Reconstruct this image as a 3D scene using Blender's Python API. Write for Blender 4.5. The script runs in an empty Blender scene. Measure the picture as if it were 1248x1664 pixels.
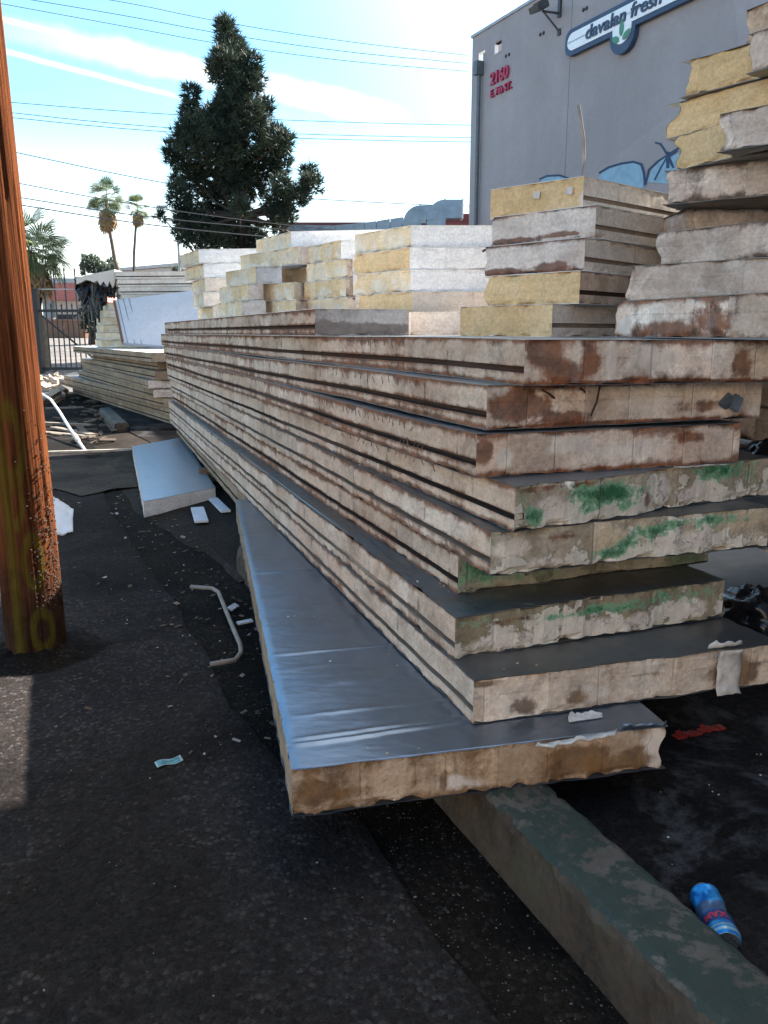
import bpy, bmesh, math, random
import numpy as np
from mathutils import Vector, Matrix, noise as mn

D = bpy.data
SC = bpy.context.scene
COL = SC.collection
rnd = random.Random(7)

# ------------------------------------------------------------------ camera, sky, sun, exposure
H, F, CX, CY = 1.55, 1340.0, 624.0, 832.0
PITCH = math.atan(292 / 1340)
CP, SP = math.cos(PITCH), math.sin(PITCH)
cam = D.cameras.new('camera'); camo = D.objects.new('camera', cam); COL.objects.link(camo)
cam.sensor_fit = 'HORIZONTAL'; cam.sensor_width = 36; cam.lens = 36 * F / 1248
cam.clip_start = 0.05; cam.clip_end = 2000
camo.location = (0, 0, H); camo.rotation_euler = (math.pi / 2 - PITCH, 0, 0)
SC.camera = camo

SUN_AZ, SUN_EL = 52.0, 42.2            # azimuth clockwise from +Y (the view direction)
saz, sel = math.radians(SUN_AZ), math.radians(SUN_EL)
SUNV = Vector((math.sin(saz) * math.cos(sel), math.cos(saz) * math.cos(sel), math.sin(sel)))
sun = D.lights.new('sun', 'SUN'); suno = D.objects.new('sun', sun); COL.objects.link(suno)
sun.energy = 5.0; sun.angle = math.radians(0.53); sun.color = (1.0, 0.93, 0.83)
suno.location = (20, -5, 30)
suno.rotation_euler = (-SUNV).to_track_quat('-Z', 'Y').to_euler()
SC.view_settings.view_transform = 'Standard'; SC.view_settings.look = 'None'
SC.view_settings.gamma = 1; SC.view_settings.exposure = 2.15
SC.view_settings.use_curve_mapping = False
SKY_STRENGTH = 0.095

# points from viewing rays -----------------------------------------------------------------
def ray(u, v):
    xc, yc = (u - CX) / F, -(v - CY) / F
    return Vector((xc, CP + yc * SP, -SP + yc * CP))
def P(u, v, z):
    d = ray(u, v); t = (z - H) / d.z
    return Vector((d.x * t, d.y * t))
def Q(u, Y, z):
    d = Y * CP - (z - H) * SP
    return Vector(((u - CX) / F * d, Y))
def R3(u, v, Y):
    d = ray(u, v); t = Y / d.y
    return Vector((d.x * t, Y, H + d.z * t))

# ------------------------------------------------------------------ node helper
class NT:
    def __init__(s, tree):
        s.t = tree; s.n = tree.nodes; s.l = tree.links
    def add(s, typ, **kw):
        nd = s.n.new(typ)
        for k, v in kw.items(): setattr(nd, k, v)
        return nd
    def put(s, sock, v):
        if v is None: return
        if isinstance(v, bpy.types.NodeSocket): s.l.new(v, sock)
        elif isinstance(v, (tuple, list)):
            sock.default_value = tuple(v) + ((1,) if len(v) == 3 and sock.type == 'RGBA' else ())
        else: sock.default_value = v
    def m(s, op, a, b=None, c=None, clamp=False):
        nd = s.add('ShaderNodeMath', operation=op, use_clamp=clamp)
        s.put(nd.inputs[0], a); s.put(nd.inputs[1], b); s.put(nd.inputs[2], c)
        return nd.outputs[0]
    def vm(s, op, a, b=None):
        nd = s.add('ShaderNodeVectorMath', operation=op); s.put(nd.inputs[0], a); s.put(nd.inputs[1], b)
        return nd.outputs['Value' if op in ('DOT_PRODUCT', 'LENGTH', 'DISTANCE') else 'Vector']
    def xyz(s, x=0., y=0., z=0.):
        nd = s.add('ShaderNodeCombineXYZ')
        for i, q in enumerate((x, y, z)): s.put(nd.inputs[i], q)
        return nd.outputs[0]
    def sep(s, v):
        nd = s.add('ShaderNodeSeparateXYZ'); s.put(nd.inputs[0], v); return nd.outputs
    def noise(s, vec, scale, detail=5, rough=.55, dist=0.):
        nd = s.add('ShaderNodeTexNoise'); s.put(nd.inputs['Vector'], vec); s.put(nd.inputs['Scale'], scale)
        nd.inputs['Detail'].default_value = detail; nd.inputs['Roughness'].default_value = rough
        nd.inputs['Distortion'].default_value = dist
        return nd.outputs[0]
    def vor(s, vec, scale, feature='F1', rand=1., out=0):
        nd = s.add('ShaderNodeTexVoronoi', feature=feature); s.put(nd.inputs['Vector'], vec); s.put(nd.inputs['Scale'], scale)
        nd.inputs['Randomness'].default_value = rand
        return nd.outputs[out]
    def vor1(s, w, feature='F1', out='Distance'):
        nd = s.add('ShaderNodeTexVoronoi', feature=feature, voronoi_dimensions='1D'); s.put(nd.inputs['W'], w)
        nd.inputs['Scale'].default_value = 1
        return nd.outputs[out]
    def ss(s, x, a, b, lo=0., hi=1.):
        nd = s.add('ShaderNodeMapRange', interpolation_type='SMOOTHSTEP'); s.put(nd.inputs[0], x)
        for i, q in enumerate((a, b, lo, hi)): s.put(nd.inputs[i + 1], q)
        return nd.outputs[0]
    def mix(s, f, a, b, blend='MIX'):
        nd = s.add('ShaderNodeMix', data_type='RGBA', blend_type=blend)
        s.put(nd.inputs[0], f); s.put(nd.inputs[6], a); s.put(nd.inputs[7], b)
        return nd.outputs[2]
    def scale_col(s, c, f):
        return s.vm('MULTIPLY', c, s.xyz(f, f, f))
    def bump(s, h, strength=.3, dist=.01, nrm=None):
        nd = s.add('ShaderNodeBump'); s.put(nd.inputs['Height'], h)
        nd.inputs['Strength'].default_value = strength; nd.inputs['Distance'].default_value = dist
        s.put(nd.inputs['Normal'], nrm)
        return nd.outputs[0]
    def uv(s): return s.add('ShaderNodeTexCoord').outputs['UV']
    def obj(s): return s.add('ShaderNodeTexCoord').outputs['Object']
    def pos(s): return s.add('ShaderNodeNewGeometry').outputs['Position']
    def rand(s): return s.add('ShaderNodeObjectInfo').outputs['Random']
    def attr(s, name): return s.add('ShaderNodeAttribute', attribute_name=name).outputs['Fac']
    def mapv(s, v, sc): return s.vm('MULTIPLY', v, sc)

MATS = {}
def mat(name, fn, **kw):
    if name in MATS: return MATS[name]
    m = D.materials.new(name); m.use_nodes = True
    t = NT(m.node_tree); b = t.n['Principled BSDF']
    fn(t, b, **kw)
    MATS[name] = m
    return m
def simple(name, col, rough=.7, metal=0., var=.18, scale=8., bump=.15, bscale=60., trans=0.):
    def fn(t, b):
        v = t.obj(); n = t.noise(v, scale, 6)
        t.put(b.inputs['Base Color'], t.scale_col(col, t.ss(n, .25, .75, 1 - var, 1 + var)))
        t.put(b.inputs['Roughness'], t.ss(n, .3, .7, rough * .85, min(1, rough * 1.1))); b.inputs['Metallic'].default_value = metal
        if bump: t.put(b.inputs['Normal'], t.bump(t.noise(v, bscale, 4), bump, .01))
    return mat(name, fn)

# ------------------------------------------------------------------ world
W = D.worlds.new('World'); SC.world = W; W.use_nodes = True
w = NT(W.node_tree); w.n.clear()
sky = w.add('ShaderNodeTexSky', sky_type='NISHITA', sun_disc=False)
sky.sun_elevation = sel; sky.sun_rotation = saz; sky.air_density = 1.0; sky.dust_density = 1.0; sky.ozone_density = 1.0
dirv = w.vm('NORMALIZE', w.add('ShaderNodeTexCoord').outputs['Generated'])
dz = w.sep(dirv)[2]
def trail(p0, p1, wid, amt, fade):
    d0, d1 = ray(*p0).normalized(), ray(*p1).normalized()
    n = d0.cross(d1).normalized(); tng = (d1 - d0).normalized()
    wob = w.m('MULTIPLY', w.m('SUBTRACT', w.noise(dirv, 30, 4), .5), wid * .8)
    dist = w.m('ABSOLUTE', w.m('ADD', w.vm('DOT_PRODUCT', dirv, tuple(n)), wob))
    a = w.m('SUBTRACT', 1., w.ss(dist, wid * .25, wid))
    al = w.vm('DOT_PRODUCT', dirv, tuple(tng)); c0, c1 = d0.dot(tng), d1.dot(tng)
    a = w.m('MULTIPLY', a, w.ss(al, c1, c1 + fade, 1., 0.))
    a = w.m('MULTIPLY', a, w.ss(al, c0 - .35, c0 - .05))
    return w.m('MULTIPLY', a, amt)
tr = w.m('ADD', trail((0, 30), (345, 118), .0030, .9, .05), trail((40, 92), (215, 138), .004, .22, .1))
tr = w.m('ADD', tr, trail((430, 140), (520, 160), .018, .35, .14), clamp=True)
# thin high cloud, thicker toward the horizon
cn = w.noise(w.mapv(dirv, (1.2, 1.2, 3.)), 2.6, 6, .6, .4)
cirrus = w.m('MULTIPLY', w.ss(cn, .38, .85), w.ss(dz, .30, .0, .05, .5))
hazeband = w.ss(dz, .25, .03, 0., .6)
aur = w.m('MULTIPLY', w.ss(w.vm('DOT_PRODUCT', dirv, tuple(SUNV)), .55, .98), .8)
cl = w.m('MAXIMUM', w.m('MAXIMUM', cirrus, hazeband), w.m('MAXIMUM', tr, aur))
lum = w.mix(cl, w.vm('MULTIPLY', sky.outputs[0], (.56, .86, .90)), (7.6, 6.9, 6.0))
bg = w.add('ShaderNodeBackground'); w.put(bg.inputs[0], lum); bg.inputs[1].default_value = SKY_STRENGTH
wo = w.add('ShaderNodeOutputWorld'); w.l.new(bg.outputs[0], wo.inputs[0])

# ------------------------------------------------------------------ object helpers
def tag(o, label=None, cat=None, group=None, kind=None):
    if label: o['label'] = label
    if cat: o['category'] = cat
    if group: o['group'] = group
    if kind: o['kind'] = kind
    return o
def empty(name, loc, label, cat, group=None, rz=0):
    o = D.objects.new(name, None); COL.objects.link(o); o.location = loc; o.rotation_euler = (0, 0, rz)
    o.empty_display_size = .2
    return tag(o, label, cat, group)
def link(name, me, parent=None, mats=()):
    o = D.objects.new(name, me); COL.objects.link(o)
    for m in mats: me.materials.append(m)
    if parent is not None: o.parent = parent
    return o
def mesh_np(name, V, Fc, parent=None, mats=(), smooth=False, loc=None):
    me = D.meshes.new(name); me.from_pydata([tuple(v) for v in V], [], [tuple(f) for f in Fc]); me.update()
    if smooth: me.polygons.foreach_set('use_smooth', [True] * len(me.polygons))
    o = link(name, me, parent, mats)
    if loc is not None: o.location = loc
    return o
class MB:
    """a mesh under construction"""
    def __init__(s): s.V = []; s.F = []; s.M = []
    def add(s, V, Fc, mi=0):
        b = len(s.V); s.V += [tuple(v) for v in V]; s.F += [tuple(i + b for i in f) for f in Fc]; s.M += [mi] * len(Fc)
    def box(s, c, d, rz=0., mi=0, tilt=None):
        c = Vector(c); x, y, z = d[0] / 2, d[1] / 2, d[2] / 2
        M = Matrix.Rotation(rz, 3, 'Z')
        if tilt: M = M @ Matrix.Rotation(tilt[0], 3, 'X') @ Matrix.Rotation(tilt[1], 3, 'Y')
        V = [c + M @ Vector(p) for p in ((-x, -y, -z), (x, -y, -z), (x, y, -z), (-x, y, -z), (-x, -y, z), (x, -y, z), (x, y, z), (-x, y, z))]
        s.add(V, ((0, 3, 2, 1), (4, 5, 6, 7), (0, 1, 5, 4), (1, 2, 6, 5), (2, 3, 7, 6), (3, 0, 4, 7)), mi)
    def tube(s, pts, r, n=8, mi=0, caps=True):
        pts = [Vector(p) for p in pts]; k = len(pts); rr = r if isinstance(r, (list, tuple)) else [r] * k
        V = []
        up = Vector((0, 0, 1))
        for i, p in enumerate(pts):
            t = (pts[min(i + 1, k - 1)] - pts[max(i - 1, 0)]).normalized()
            a = t.cross(up)
            if a.length < 1e-3: a = t.cross(Vector((1, 0, 0)))
            a.normalize(); b = t.cross(a).normalized()
            for j in range(n):
                th = 2 * math.pi * j / n
                V.append(p + (a * math.cos(th) + b * math.sin(th)) * rr[i])
        Fc = [(i * n + j, i * n + (j + 1) % n, (i + 1) * n + (j + 1) % n, (i + 1) * n + j) for i in range(k - 1) for j in range(n)]
        if caps: Fc += [tuple(range(n - 1, -1, -1)), tuple((k - 1) * n + j for j in range(n))]
        s.add(V, Fc, mi)
    def prism(s, poly, f, thick, mi=0):
        """poly: 2D points; f(p, h) maps to 3D at height h"""
        n = len(poly); V = [f(p, 0) for p in poly] + [f(p, thick) for p in poly]
        Fc = [tuple(range(n - 1, -1, -1)), tuple(range(n, 2 * n))] + [(i, (i + 1) % n, n + (i + 1) % n, n + i) for i in range(n)]
        s.add(V, Fc, mi)
    def build(s, name, mats, parent=None, smooth=False, bevel=0., loc=None):
        if not isinstance(mats, (list, tuple)): mats = [mats]
        me = D.meshes.new(name)
        if loc is not None:
            L = Vector(loc); s.V = [tuple(Vector(v) - L) for v in s.V]
        me.from_pydata(s.V, [], s.F); me.polygons.foreach_set('material_index', s.M)
        if bevel:
            bm = bmesh.new(); bm.from_mesh(me)
            bmesh.ops.recalc_face_normals(bm, faces=bm.faces)
            bmesh.ops.bevel(bm, geom=[e for e in bm.edges if e.is_manifold and e.calc_face_angle(0) > .5], offset=bevel, segments=2, affect='EDGES', clamp_overlap=True)
            bm.to_mesh(me); bm.free()
        else:
            bm = bmesh.new(); bm.from_mesh(me); bmesh.ops.recalc_face_normals(bm, faces=bm.faces); bm.to_mesh(me); bm.free()
        if smooth: me.polygons.foreach_set('use_smooth', [True] * len(me.polygons))
        me.update()
        o = link(name, me, parent, mats)
        if loc is not None: o.location = loc
        return o
def fbm(x, y, z=0., oct=3):
    a, s, f = 1., 0., 1.
    for _ in range(oct):
        s += a * mn.noise((x * f, y * f, z * f)); a *= .5; f *= 2.1
    return s

# ------------------------------------------------------------------ materials
def foam_fn(t, b, c1, c2, rust=((.235, .082, .034), (.085, .033, .018)), th=.62, amt=.85, edge=.45, seg=3.2, segamt=.35,
            green=0., flake=0., dirt=0., seam=.32, streak=.3, fine=.35, groove=0., band=0.):
    u = t.uv(); r = t.rand()
    off = t.xyz(t.m('MULTIPLY', r, 57.3), t.m('MULTIPLY', r, 131.7), t.m('MULTIPLY', r, 13.1))
    v = t.vm('ADD', u, off)
    A = t.noise(v, 2.4, 8, .66, .3)
    B = t.noise(v, 13., 8, .68)
    C = t.noise(t.vm('ADD', v, (31., 7., 3.)), 6.5, 9, .74, .35)
    S = t.noise(t.mapv(v, (13., 1.6, 1.)), 1., 5, .6)
    L = t.noise(t.mapv(v, (1.3, 26., 1.)), 1., 5, .6)
    ux = t.sep(v)[0]
    W_ = t.m('ADD', t.m('MULTIPLY', ux, seg), t.m('MULTIPLY', r, 50.))
    sv = t.sep(t.vor1(W_, 'F1', 'Color'))[0]
    se = t.vor1(W_, 'DISTANCE_TO_EDGE')
    hf = t.attr('hf')
    e = t.m('POWER', t.m('SUBTRACT', 1., t.m('MULTIPLY', t.m('MINIMUM', hf, t.m('SUBTRACT', 1., hf)), 2.)), 3.)
    col = t.mix(t.ss(A, .36, .66), c1, c2)
    col = t.scale_col(col, t.m('ADD', 1. - segamt / 2, t.m('MULTIPLY', sv, segamt)))
    col = t.scale_col(col, t.ss(B, .3, .72, .90, 1.06))
    col = t.scale_col(col, t.ss(L, .3, .7, .92, 1.04))
    col = t.scale_col(col, t.ss(t.noise(v, 62., 4, .7), .3, .7, .84, 1.12))
    if dirt:
        dm = t.m('MULTIPLY', t.ss(C, .46, .62), dirt)
        col = t.mix(dm, col, (.13, .10, .075))
    st = t.m('ADD', t.m('ADD', t.m('MULTIPLY', C, .62), t.m('MULTIPLY', S, streak)), t.m('MULTIPLY', e, edge * .45))
    st = t.m('ADD', st, t.m('MULTIPLY', t.m('SUBTRACT', sv, .5), .16))
    if groove: st = t.m('ADD', st, t.m('MULTIPLY', t.ss(t.m('ABSOLUTE', t.m('SUBTRACT', hf, .345)), .2, .07), groove))
    sm = t.m('MULTIPLY', t.ss(st, th, th + .17), amt)
    rc = t.mix(t.ss(B, .4, .62), rust[0], rust[1])
    col = t.mix(sm, col, rc)
    if green:
        G = t.noise(t.vm('ADD', v, (3., 71., 9.)), 2.1, 8, .68, .4)
        gm = t.m('MULTIPLY', t.ss(t.m('ADD', G, t.m('MULTIPLY', t.m('SUBTRACT', B, .5), .35)), .52, .66), green)
        gc = t.mix(t.ss(B, .38, .62), (.02, .13, .055), (.17, .33, .18))
        col = t.mix(gm, col, gc)
    if flake:
        K = t.noise(t.vm('ADD', v, (13., 41., 9.)), 7., 9, .68, .12)
        fm = t.m('MULTIPLY', t.ss(t.m('SUBTRACT', K, t.m('MULTIPLY', t.m('SUBTRACT', hf, .4), .16)), .5, .525), flake)
        col = t.mix(fm, col, t.scale_col((.73, .66, .55), t.ss(B, .3, .7, .8, 1.1)))
    if band:      # two glued layers: a paler top strip with a broken joint line
        bl = t.m('SUBTRACT', hf, t.m('ADD', .60, t.m('MULTIPLY', t.m('SUBTRACT', A, .5), .22)))
        col = t.mix(t.m('MULTIPLY', t.ss(bl, -.01, .02), band * .35), col, t.scale_col(col, 1.25))
        col = t.mix(t.m('MULTIPLY', t.m('MULTIPLY', t.ss(t.m('ABSOLUTE', bl), .03, .008), t.ss(C, .42, .56)), band), col, (.12, .07, .05))
    ws = t.attr('ws'); wmk = t.ss(t.m('ADD', ws, t.m('ADD', t.m('MULTIPLY', t.m('SUBTRACT', B, .5), .9), t.m('MULTIPLY', t.m('SUBTRACT', C, .5), 1.5))), .35, .75)
    col = t.mix(t.m('MULTIPLY', wmk, t.ss(ws, .02, .2)), col, t.scale_col((.72, .62, .53), t.ss(B, .3, .7, .84, 1.08)))
    ds = t.attr('ds'); dmk = t.ss(t.m('ADD', ds, t.m('ADD', t.m('MULTIPLY', t.m('SUBTRACT', S, .5), .7), t.m('ADD', t.m('MULTIPLY', t.m('SUBTRACT', C, .5), 1.4), t.m('MULTIPLY', t.m('SUBTRACT', B, .5), .6)))), .34, .66)
    col = t.mix(t.m('MULTIPLY', t.m('MULTIPLY', dmk, t.ss(ds, .02, .25)), .85), col, rc)
    gs = t.attr('gs'); gn = t.m('ADD', t.m('MULTIPLY', t.m('SUBTRACT', B, .5), 2.), t.m('MULTIPLY', t.m('SUBTRACT', t.noise(v, 48., 5, .7), .5), 1.6))
    gmk = t.m('MULTIPLY', t.ss(t.m('ADD', gs, gn), .30, .62), t.ss(gs, .02, .2))
    col = t.mix(t.m('MULTIPLY', gmk, .92), col, t.mix(t.ss(t.m('ADD', gs, gn), .5, 1.05), (.20, .40, .24), (.015, .135, .055)))
    sp = t.ss(t.noise(v, 46., 3, .6), .70, .76)
    col = t.mix(t.m('MULTIPLY', sp, .55), col, (.06, .04, .03))
    if seam:
        sl = t.m('MULTIPLY', t.ss(se, .003, .018, 1., 0.), t.ss(C, .42, .62))
        col = t.mix(t.m('MULTIPLY', sl, seam), col, (.07, .045, .035))
    t.put(b.inputs['Base Color'], col)
    b.inputs['Roughness'].default_value = .92; b.inputs['Specular IOR Level'].default_value = .2
    hgt = t.m('ADD', t.m('MULTIPLY', B, .07), t.m('MULTIPLY', t.noise(v, 85., 5, .65), .5))
    hgt = t.m('SUBTRACT', hgt, t.m('MULTIPLY', t.ss(se, .0, .02, 1., 0.), .3))
    if flake: hgt = t.m('ADD', hgt, t.m('MULTIPLY', fm, .9))
    t.put(b.inputs['Normal'], t.bump(hgt, fine, .012))
FO = {
 'side':   lambda: mat('foam_side_cream', foam_fn, c1=(.62, .44, .32), c2=(.77, .61, .48), th=.545, edge=.66, seg=1.3, segamt=.2, seam=.6, dirt=.3, streak=.24, groove=.15),
 'siderust': lambda: mat('foam_side_rusty', foam_fn, c1=(.58, .395, .28), c2=(.76, .59, .455), th=.505, edge=.8, seg=1.6, segamt=.26, seam=.7, dirt=.42, streak=.26, groove=.2),
 'pale':   lambda: mat('foam_side_pale', foam_fn, c1=(.68, .575, .475), c2=(.78, .69, .60), th=.78, edge=.5, seg=1.1, segamt=.08, seam=.25, amt=.6, streak=.2, fine=.04),
 'white':  lambda: mat('painted_white_edge', foam_fn, c1=(.82, .80, .78), c2=(.87, .86, .84), th=.9, edge=.3, seg=.8, segamt=.05, seam=.15, amt=.4, streak=.2, fine=.12),
 'endrust': lambda: mat('foam_end_rusty', foam_fn, c1=(.68, .50, .38), c2=(.89, .78, .67), th=.515, edge=.6, seg=4.4, segamt=.5, dirt=.22, fine=.6, band=.3),
 'endbrown': lambda: mat('foam_end_brown', foam_fn, c1=(.52, .35, .22), c2=(.80, .635, .49), th=.51, edge=.35, seg=5.2, segamt=.5, dirt=.35, streak=.45,
                          rust=((.24, .125, .05), (.13, .07, .035)), fine=.5),
 'end':    lambda: mat('foam_end_cream', foam_fn, c1=(.64, .48, .355), c2=(.87, .75, .62), th=.62, edge=.3, seg=4.0, segamt=.4, dirt=.35, streak=.4, band=.2,
                        rust=((.23, .125, .055), (.12, .07, .04)), fine=.45),
 'endgreen': lambda: mat('foam_end_algae', foam_fn, c1=(.46, .35, .23), c2=(.60, .51, .39), th=.72, edge=.4, seg=2.6, segamt=.45, green=.45, flake=1., dirt=.5, fine=.7),
 'endmoss': lambda: mat('foam_end_mossy', foam_fn, c1=(.30, .25, .17), c2=(.40, .37, .28), th=.72, edge=.4, seg=2.2, segamt=.3, green=.55, flake=.35, dirt=.7, fine=.6),
 'endflake': lambda: mat('foam_end_flaking', foam_fn, c1=(.34, .27, .17), c2=(.42, .36, .25), th=.7, edge=.2, seg=1.8, segamt=.25, green=.55, flake=1., dirt=.5, fine=.7),
 'endgrey': lambda: mat('foam_end_grey', foam_fn, c1=(.56, .435, .355), c2=(.78, .665, .575), th=.56, edge=.5, seg=3.2, segamt=.4, dirt=.35, band=.2, rust=((.15, .09, .06), (.06, .04, .03)), fine=.5),
 'endpale': lambda: mat('foam_end_pale_dirty', foam_fn, c1=(.66, .54, .46), c2=(.80, .70, .62), th=.56, edge=.75, seg=1.2, segamt=.15, dirt=.2, rust=((.20, .08, .045), (.07, .04, .028)), fine=.3),
 'yellow': lambda: mat('foam_cut_yellow', foam_fn, c1=(.68, .465, .235), c2=(.76, .555, .32), th=.84, edge=.4, seg=1.2, segamt=.1, seam=.0, amt=.6, streak=.3, fine=.3),
 'yelpale': lambda: mat('foam_cut_pale_yellow', foam_fn, c1=(.72, .525, .30), c2=(.82, .68, .49), th=.74, edge=.4, seg=2.6, segamt=.22, seam=.3, amt=.7, flake=.75, streak=.35, fine=.4),
 'greygrit': lambda: mat('foam_end_gritty', foam_fn, c1=(.50, .47, .45), c2=(.62, .595, .575), th=.6, edge=.1, seg=.6, segamt=.1, seam=.0, dirt=.35, rust=((.16, .13, .11), (.22, .19, .17)), fine=.9),
 'tan':    lambda: mat('foam_side_tan', foam_fn, c1=(.29, .20, .125), c2=(.41, .305, .21), th=.66, edge=.6, seg=1.2, segamt=.2, seam=.3, dirt=.35, streak=.15),
}
def skin_fn(t, b, c=(.235, .247, .262), dust=.5, rough=.34, metal=.85, dc=(.14, .123, .10), fw=.4):
    v = t.obj(); r = t.rand(); v = t.vm('ADD', v, t.xyz(t.m('MULTIPLY', r, 17.), t.m('MULTIPLY', r, 29.), 0.))
    n = t.noise(v, 1.6, 7, .62, .3); f = t.noise(v, 17, 6, .7)
    dm = t.m('MULTIPLY', t.ss(t.m('ADD', n, t.m('MULTIPLY', t.m('SUBTRACT', f, .5), fw)), .42, .7), dust)
    t.put(b.inputs['Base Color'], t.mix(dm, t.scale_col(c, t.ss(f, .3, .7, .9, 1.06)), dc))
    t.put(b.inputs['Metallic'], t.m('MULTIPLY', t.m('SUBTRACT', 1., dm), metal))
    t.put(b.inputs['Roughness'], t.m('ADD', rough, t.m('MULTIPLY', dm, .4)))
    h = t.m('ADD', t.m('MULTIPLY', t.noise(t.mapv(v, (1., 2.4, 1.)), 3.2, 3), 1.), t.m('MULTIPLY', t.noise(v, 30., 3), .03))
    t.put(b.inputs['Normal'], t.bump(h, .25, .02))
SKIN = mat('galvanised_skin', skin_fn)
SKIN_BLUE = mat('bare_metal_skin', skin_fn, c=(.195, .245, .31), dust=.14, rough=.29, fw=.12, metal=.9, dc=(.19, .19, .20))
SKIN_DARK = mat('dull_metal_skin', skin_fn, c=(.19, .195, .195), dust=.6, rough=.38, dc=(.085, .077, .063))
SKIN_WHITE = mat('white_painted_skin', skin_fn, c=(.74, .74, .74), dust=.3, rough=.45, metal=.0, dc=(.5, .45, .4))
GROOVE = simple('rusted_groove', (.052, .024, .015), .9, var=.4, scale=14)
PALEGROOVE = simple('pale_groove', (.26, .19, .14), .9, var=.25, scale=14)
FLAKEW = simple('loose_white_paint', (.56, .52, .47), .8, var=.3, scale=20)

# ------------------------------------------------------------------ insulated panels
T, PITCHZ, Z0 = .143, .148, .2
def lev(i): return Z0 + PITCHZ * (i - 1)
ROWS = [0, .035, .10, .18, .27, .275, .41, .415, .52, .64, .76, .86, .93, .968, 1.0]
def panel(label, c, z0, kinds, groove=(0, 0, 0, 0), rag=(.006,) * 4, chip=.014, skin=SKIN, thick=T, group=None, tilt=0., seed=None,
          gmat=None, creases=None, skinrag=.006, name='insulated_panel', dens=1., bite=None, marks=None, sag=0.):
    """c: four plan corners, counter-clockwise from the near left one; kinds: face finish of the edges c0c1, c1c2, c2c3, c3c0"""
    seed = rnd.random() * 100 if seed is None else seed
    c = [Vector((p[0], p[1])) for p in c]
    cen = sum(c, Vector((0, 0))) / 4
    sg_ = lambda p: sag * fbm(p.x * .45 + p.y * .12 + seed, p.y * .42, seed, 2) if sag else 0.
    root = empty(name, (cen.x, cen.y, z0), label, 'foam panel', group)
    if tilt: root.rotation_euler = (0, tilt, 0) if not isinstance(tilt, (tuple, list)) else tuple(tilt)
    rows = ROWS; nr = len(rows)
    V, Fc, MI, UVs, HF = [], [], [], [], []
    AT = {k: [] for k in 'gdw'}
    names = []
    for k in kinds:
        if k not in names: names.append(k)
    mats = [FO[k]() for k in names] + [gmat or GROOVE]
    outline = []
    ubase = 0.
    for e in range(4):
        a, bb = c[e], c[(e + 1) % 4]; dvec = bb - a; L = dvec.length; tv = dvec / L; nv = Vector((tv.y, -tv.x))
        ts = [0.]
        while ts[-1] < L:
            p = a + tv * ts[-1]; ts.append(ts[-1] + max(.011, .0058 * p.length) / dens)
        if len(ts) > 2 and L - ts[-2] < .4 * (ts[-1] - ts[-2]): ts.pop(-2)
        ts[-1] = L
        rough = kinds[e].startswith(('end', 'yel', 'grey'))
        base = len(V); g = groove[e]; rg = rag[e]
        mi = names.index(kinds[e])
        for s in ts:
            ct = min(1., s / .05, (L - s) / .05)
            lo = rg * (fbm(s * 5 + seed, seed * 3 + e * 9, 1.3, 4)) * max(ct, 0.15)
            if rg > .02: lo -= rg * .6 * max(0, fbm(s * 17 + seed, e * 5., seed, 2)) * max(ct, .15)
            if bite and bite[0] == e: lo -= bite[3] * max(0., 1 - abs(s - bite[1]) / bite[2]) ** .7
            outline.append((a + tv * s + nv * (lo - skinrag * (.3 + abs(fbm(s * 9 + seed * 2, e * 3.1, 4., 3))) + .005), s, e))
            for ri, h in enumerate(rows):
                off = lo
                if g and .272 < h < .412: off -= .036 * max(.12, min(1., 1.1 + 1.5 * fbm(s * .55 + seed * 2, seed, 8., 3))) if g == 1 else .009
                en = min(h, 1 - h)
                if en < .15:
                    ch = max(0., fbm(s * 13 + seed * 5, h * 3 + e * 7, seed, 3) + .08) * chip * (1.6 if rough else .9)
                    off -= ch * (1 - en / .15) ** 1.2
                am = .0016 if rough else .0010
                off += am * fbm(s * 34 + seed, h * 6 + e * 3, seed, 3) * max(ct, 0.)
                zz = h * thick
                if h == 0: zz += chip * .7 * max(0., fbm(s * 10 + seed * 7, e * 4., seed, 3)) * (1 if rough else .4)
                p = a + tv * s + nv * off - cen
                for (ec, ee, sg) in ((0, 3, 1), (0, 1, -1)):
                    if rag[ee] >= .03:
                        df = rag[ee] * 1.1 * max(0., fbm(h * 1.7 + seed * 3, ee * 4., seed, 2) + .45)
                        if e == 0: q_ = s if sg > 0 else L - s; p = p + tv * sg * df * max(0., 1 - q_ / .12)
                        elif e == ee:
                            q_ = L - s if ee == 3 else s; p = p - nv * df * max(.35, 1 - q_ / .3)
                V.append((p.x, p.y, zz + sg_(p))); UVs.append((ubase + s, h * thick)); HF.append(h)
                for k in 'gdw':
                    mv = 0.
                    if e == 0 and marks:
                        for (mu, mh, ru, rh, am_) in marks.get(k, ()):
                            dd = ((s - mu) / ru) ** 2 + ((h - mh) / rh) ** 2
                            if dd < 4: mv = max(mv, am_ * math.exp(-dd * 1.1))
                    AT[k].append(mv)
        for i in range(len(ts) - 1):
            for j in range(nr - 1):
                q = base + i * nr + j
                Fc.append((q, q + nr, q + nr + 1, q + 1))
                MI.append(len(mats) - 1 if g and 4 <= j <= 6 else mi)
        ubase += L + 1.7
    me = D.meshes.new('foam_core'); me.from_pydata(V, [], Fc)
    me.polygons.foreach_set('material_index', MI)
    uvl = me.uv_layers.new(name='UVMap'); li = np.empty(len(me.loops), dtype=np.int32); me.loops.foreach_get('vertex_index', li)
    uvl.data.foreach_set('uv', np.array(UVs, dtype=np.float32)[li].ravel())
    at = me.attributes.new('hf', 'FLOAT', 'POINT'); at.data.foreach_set('value', np.array(HF, dtype=np.float32))
    if marks:
        for k in 'gdw':
            a_ = me.attributes.new(k + 's', 'FLOAT', 'POINT'); a_.data.foreach_set('value', np.array(AT[k], dtype=np.float32))
    me.update()
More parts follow.
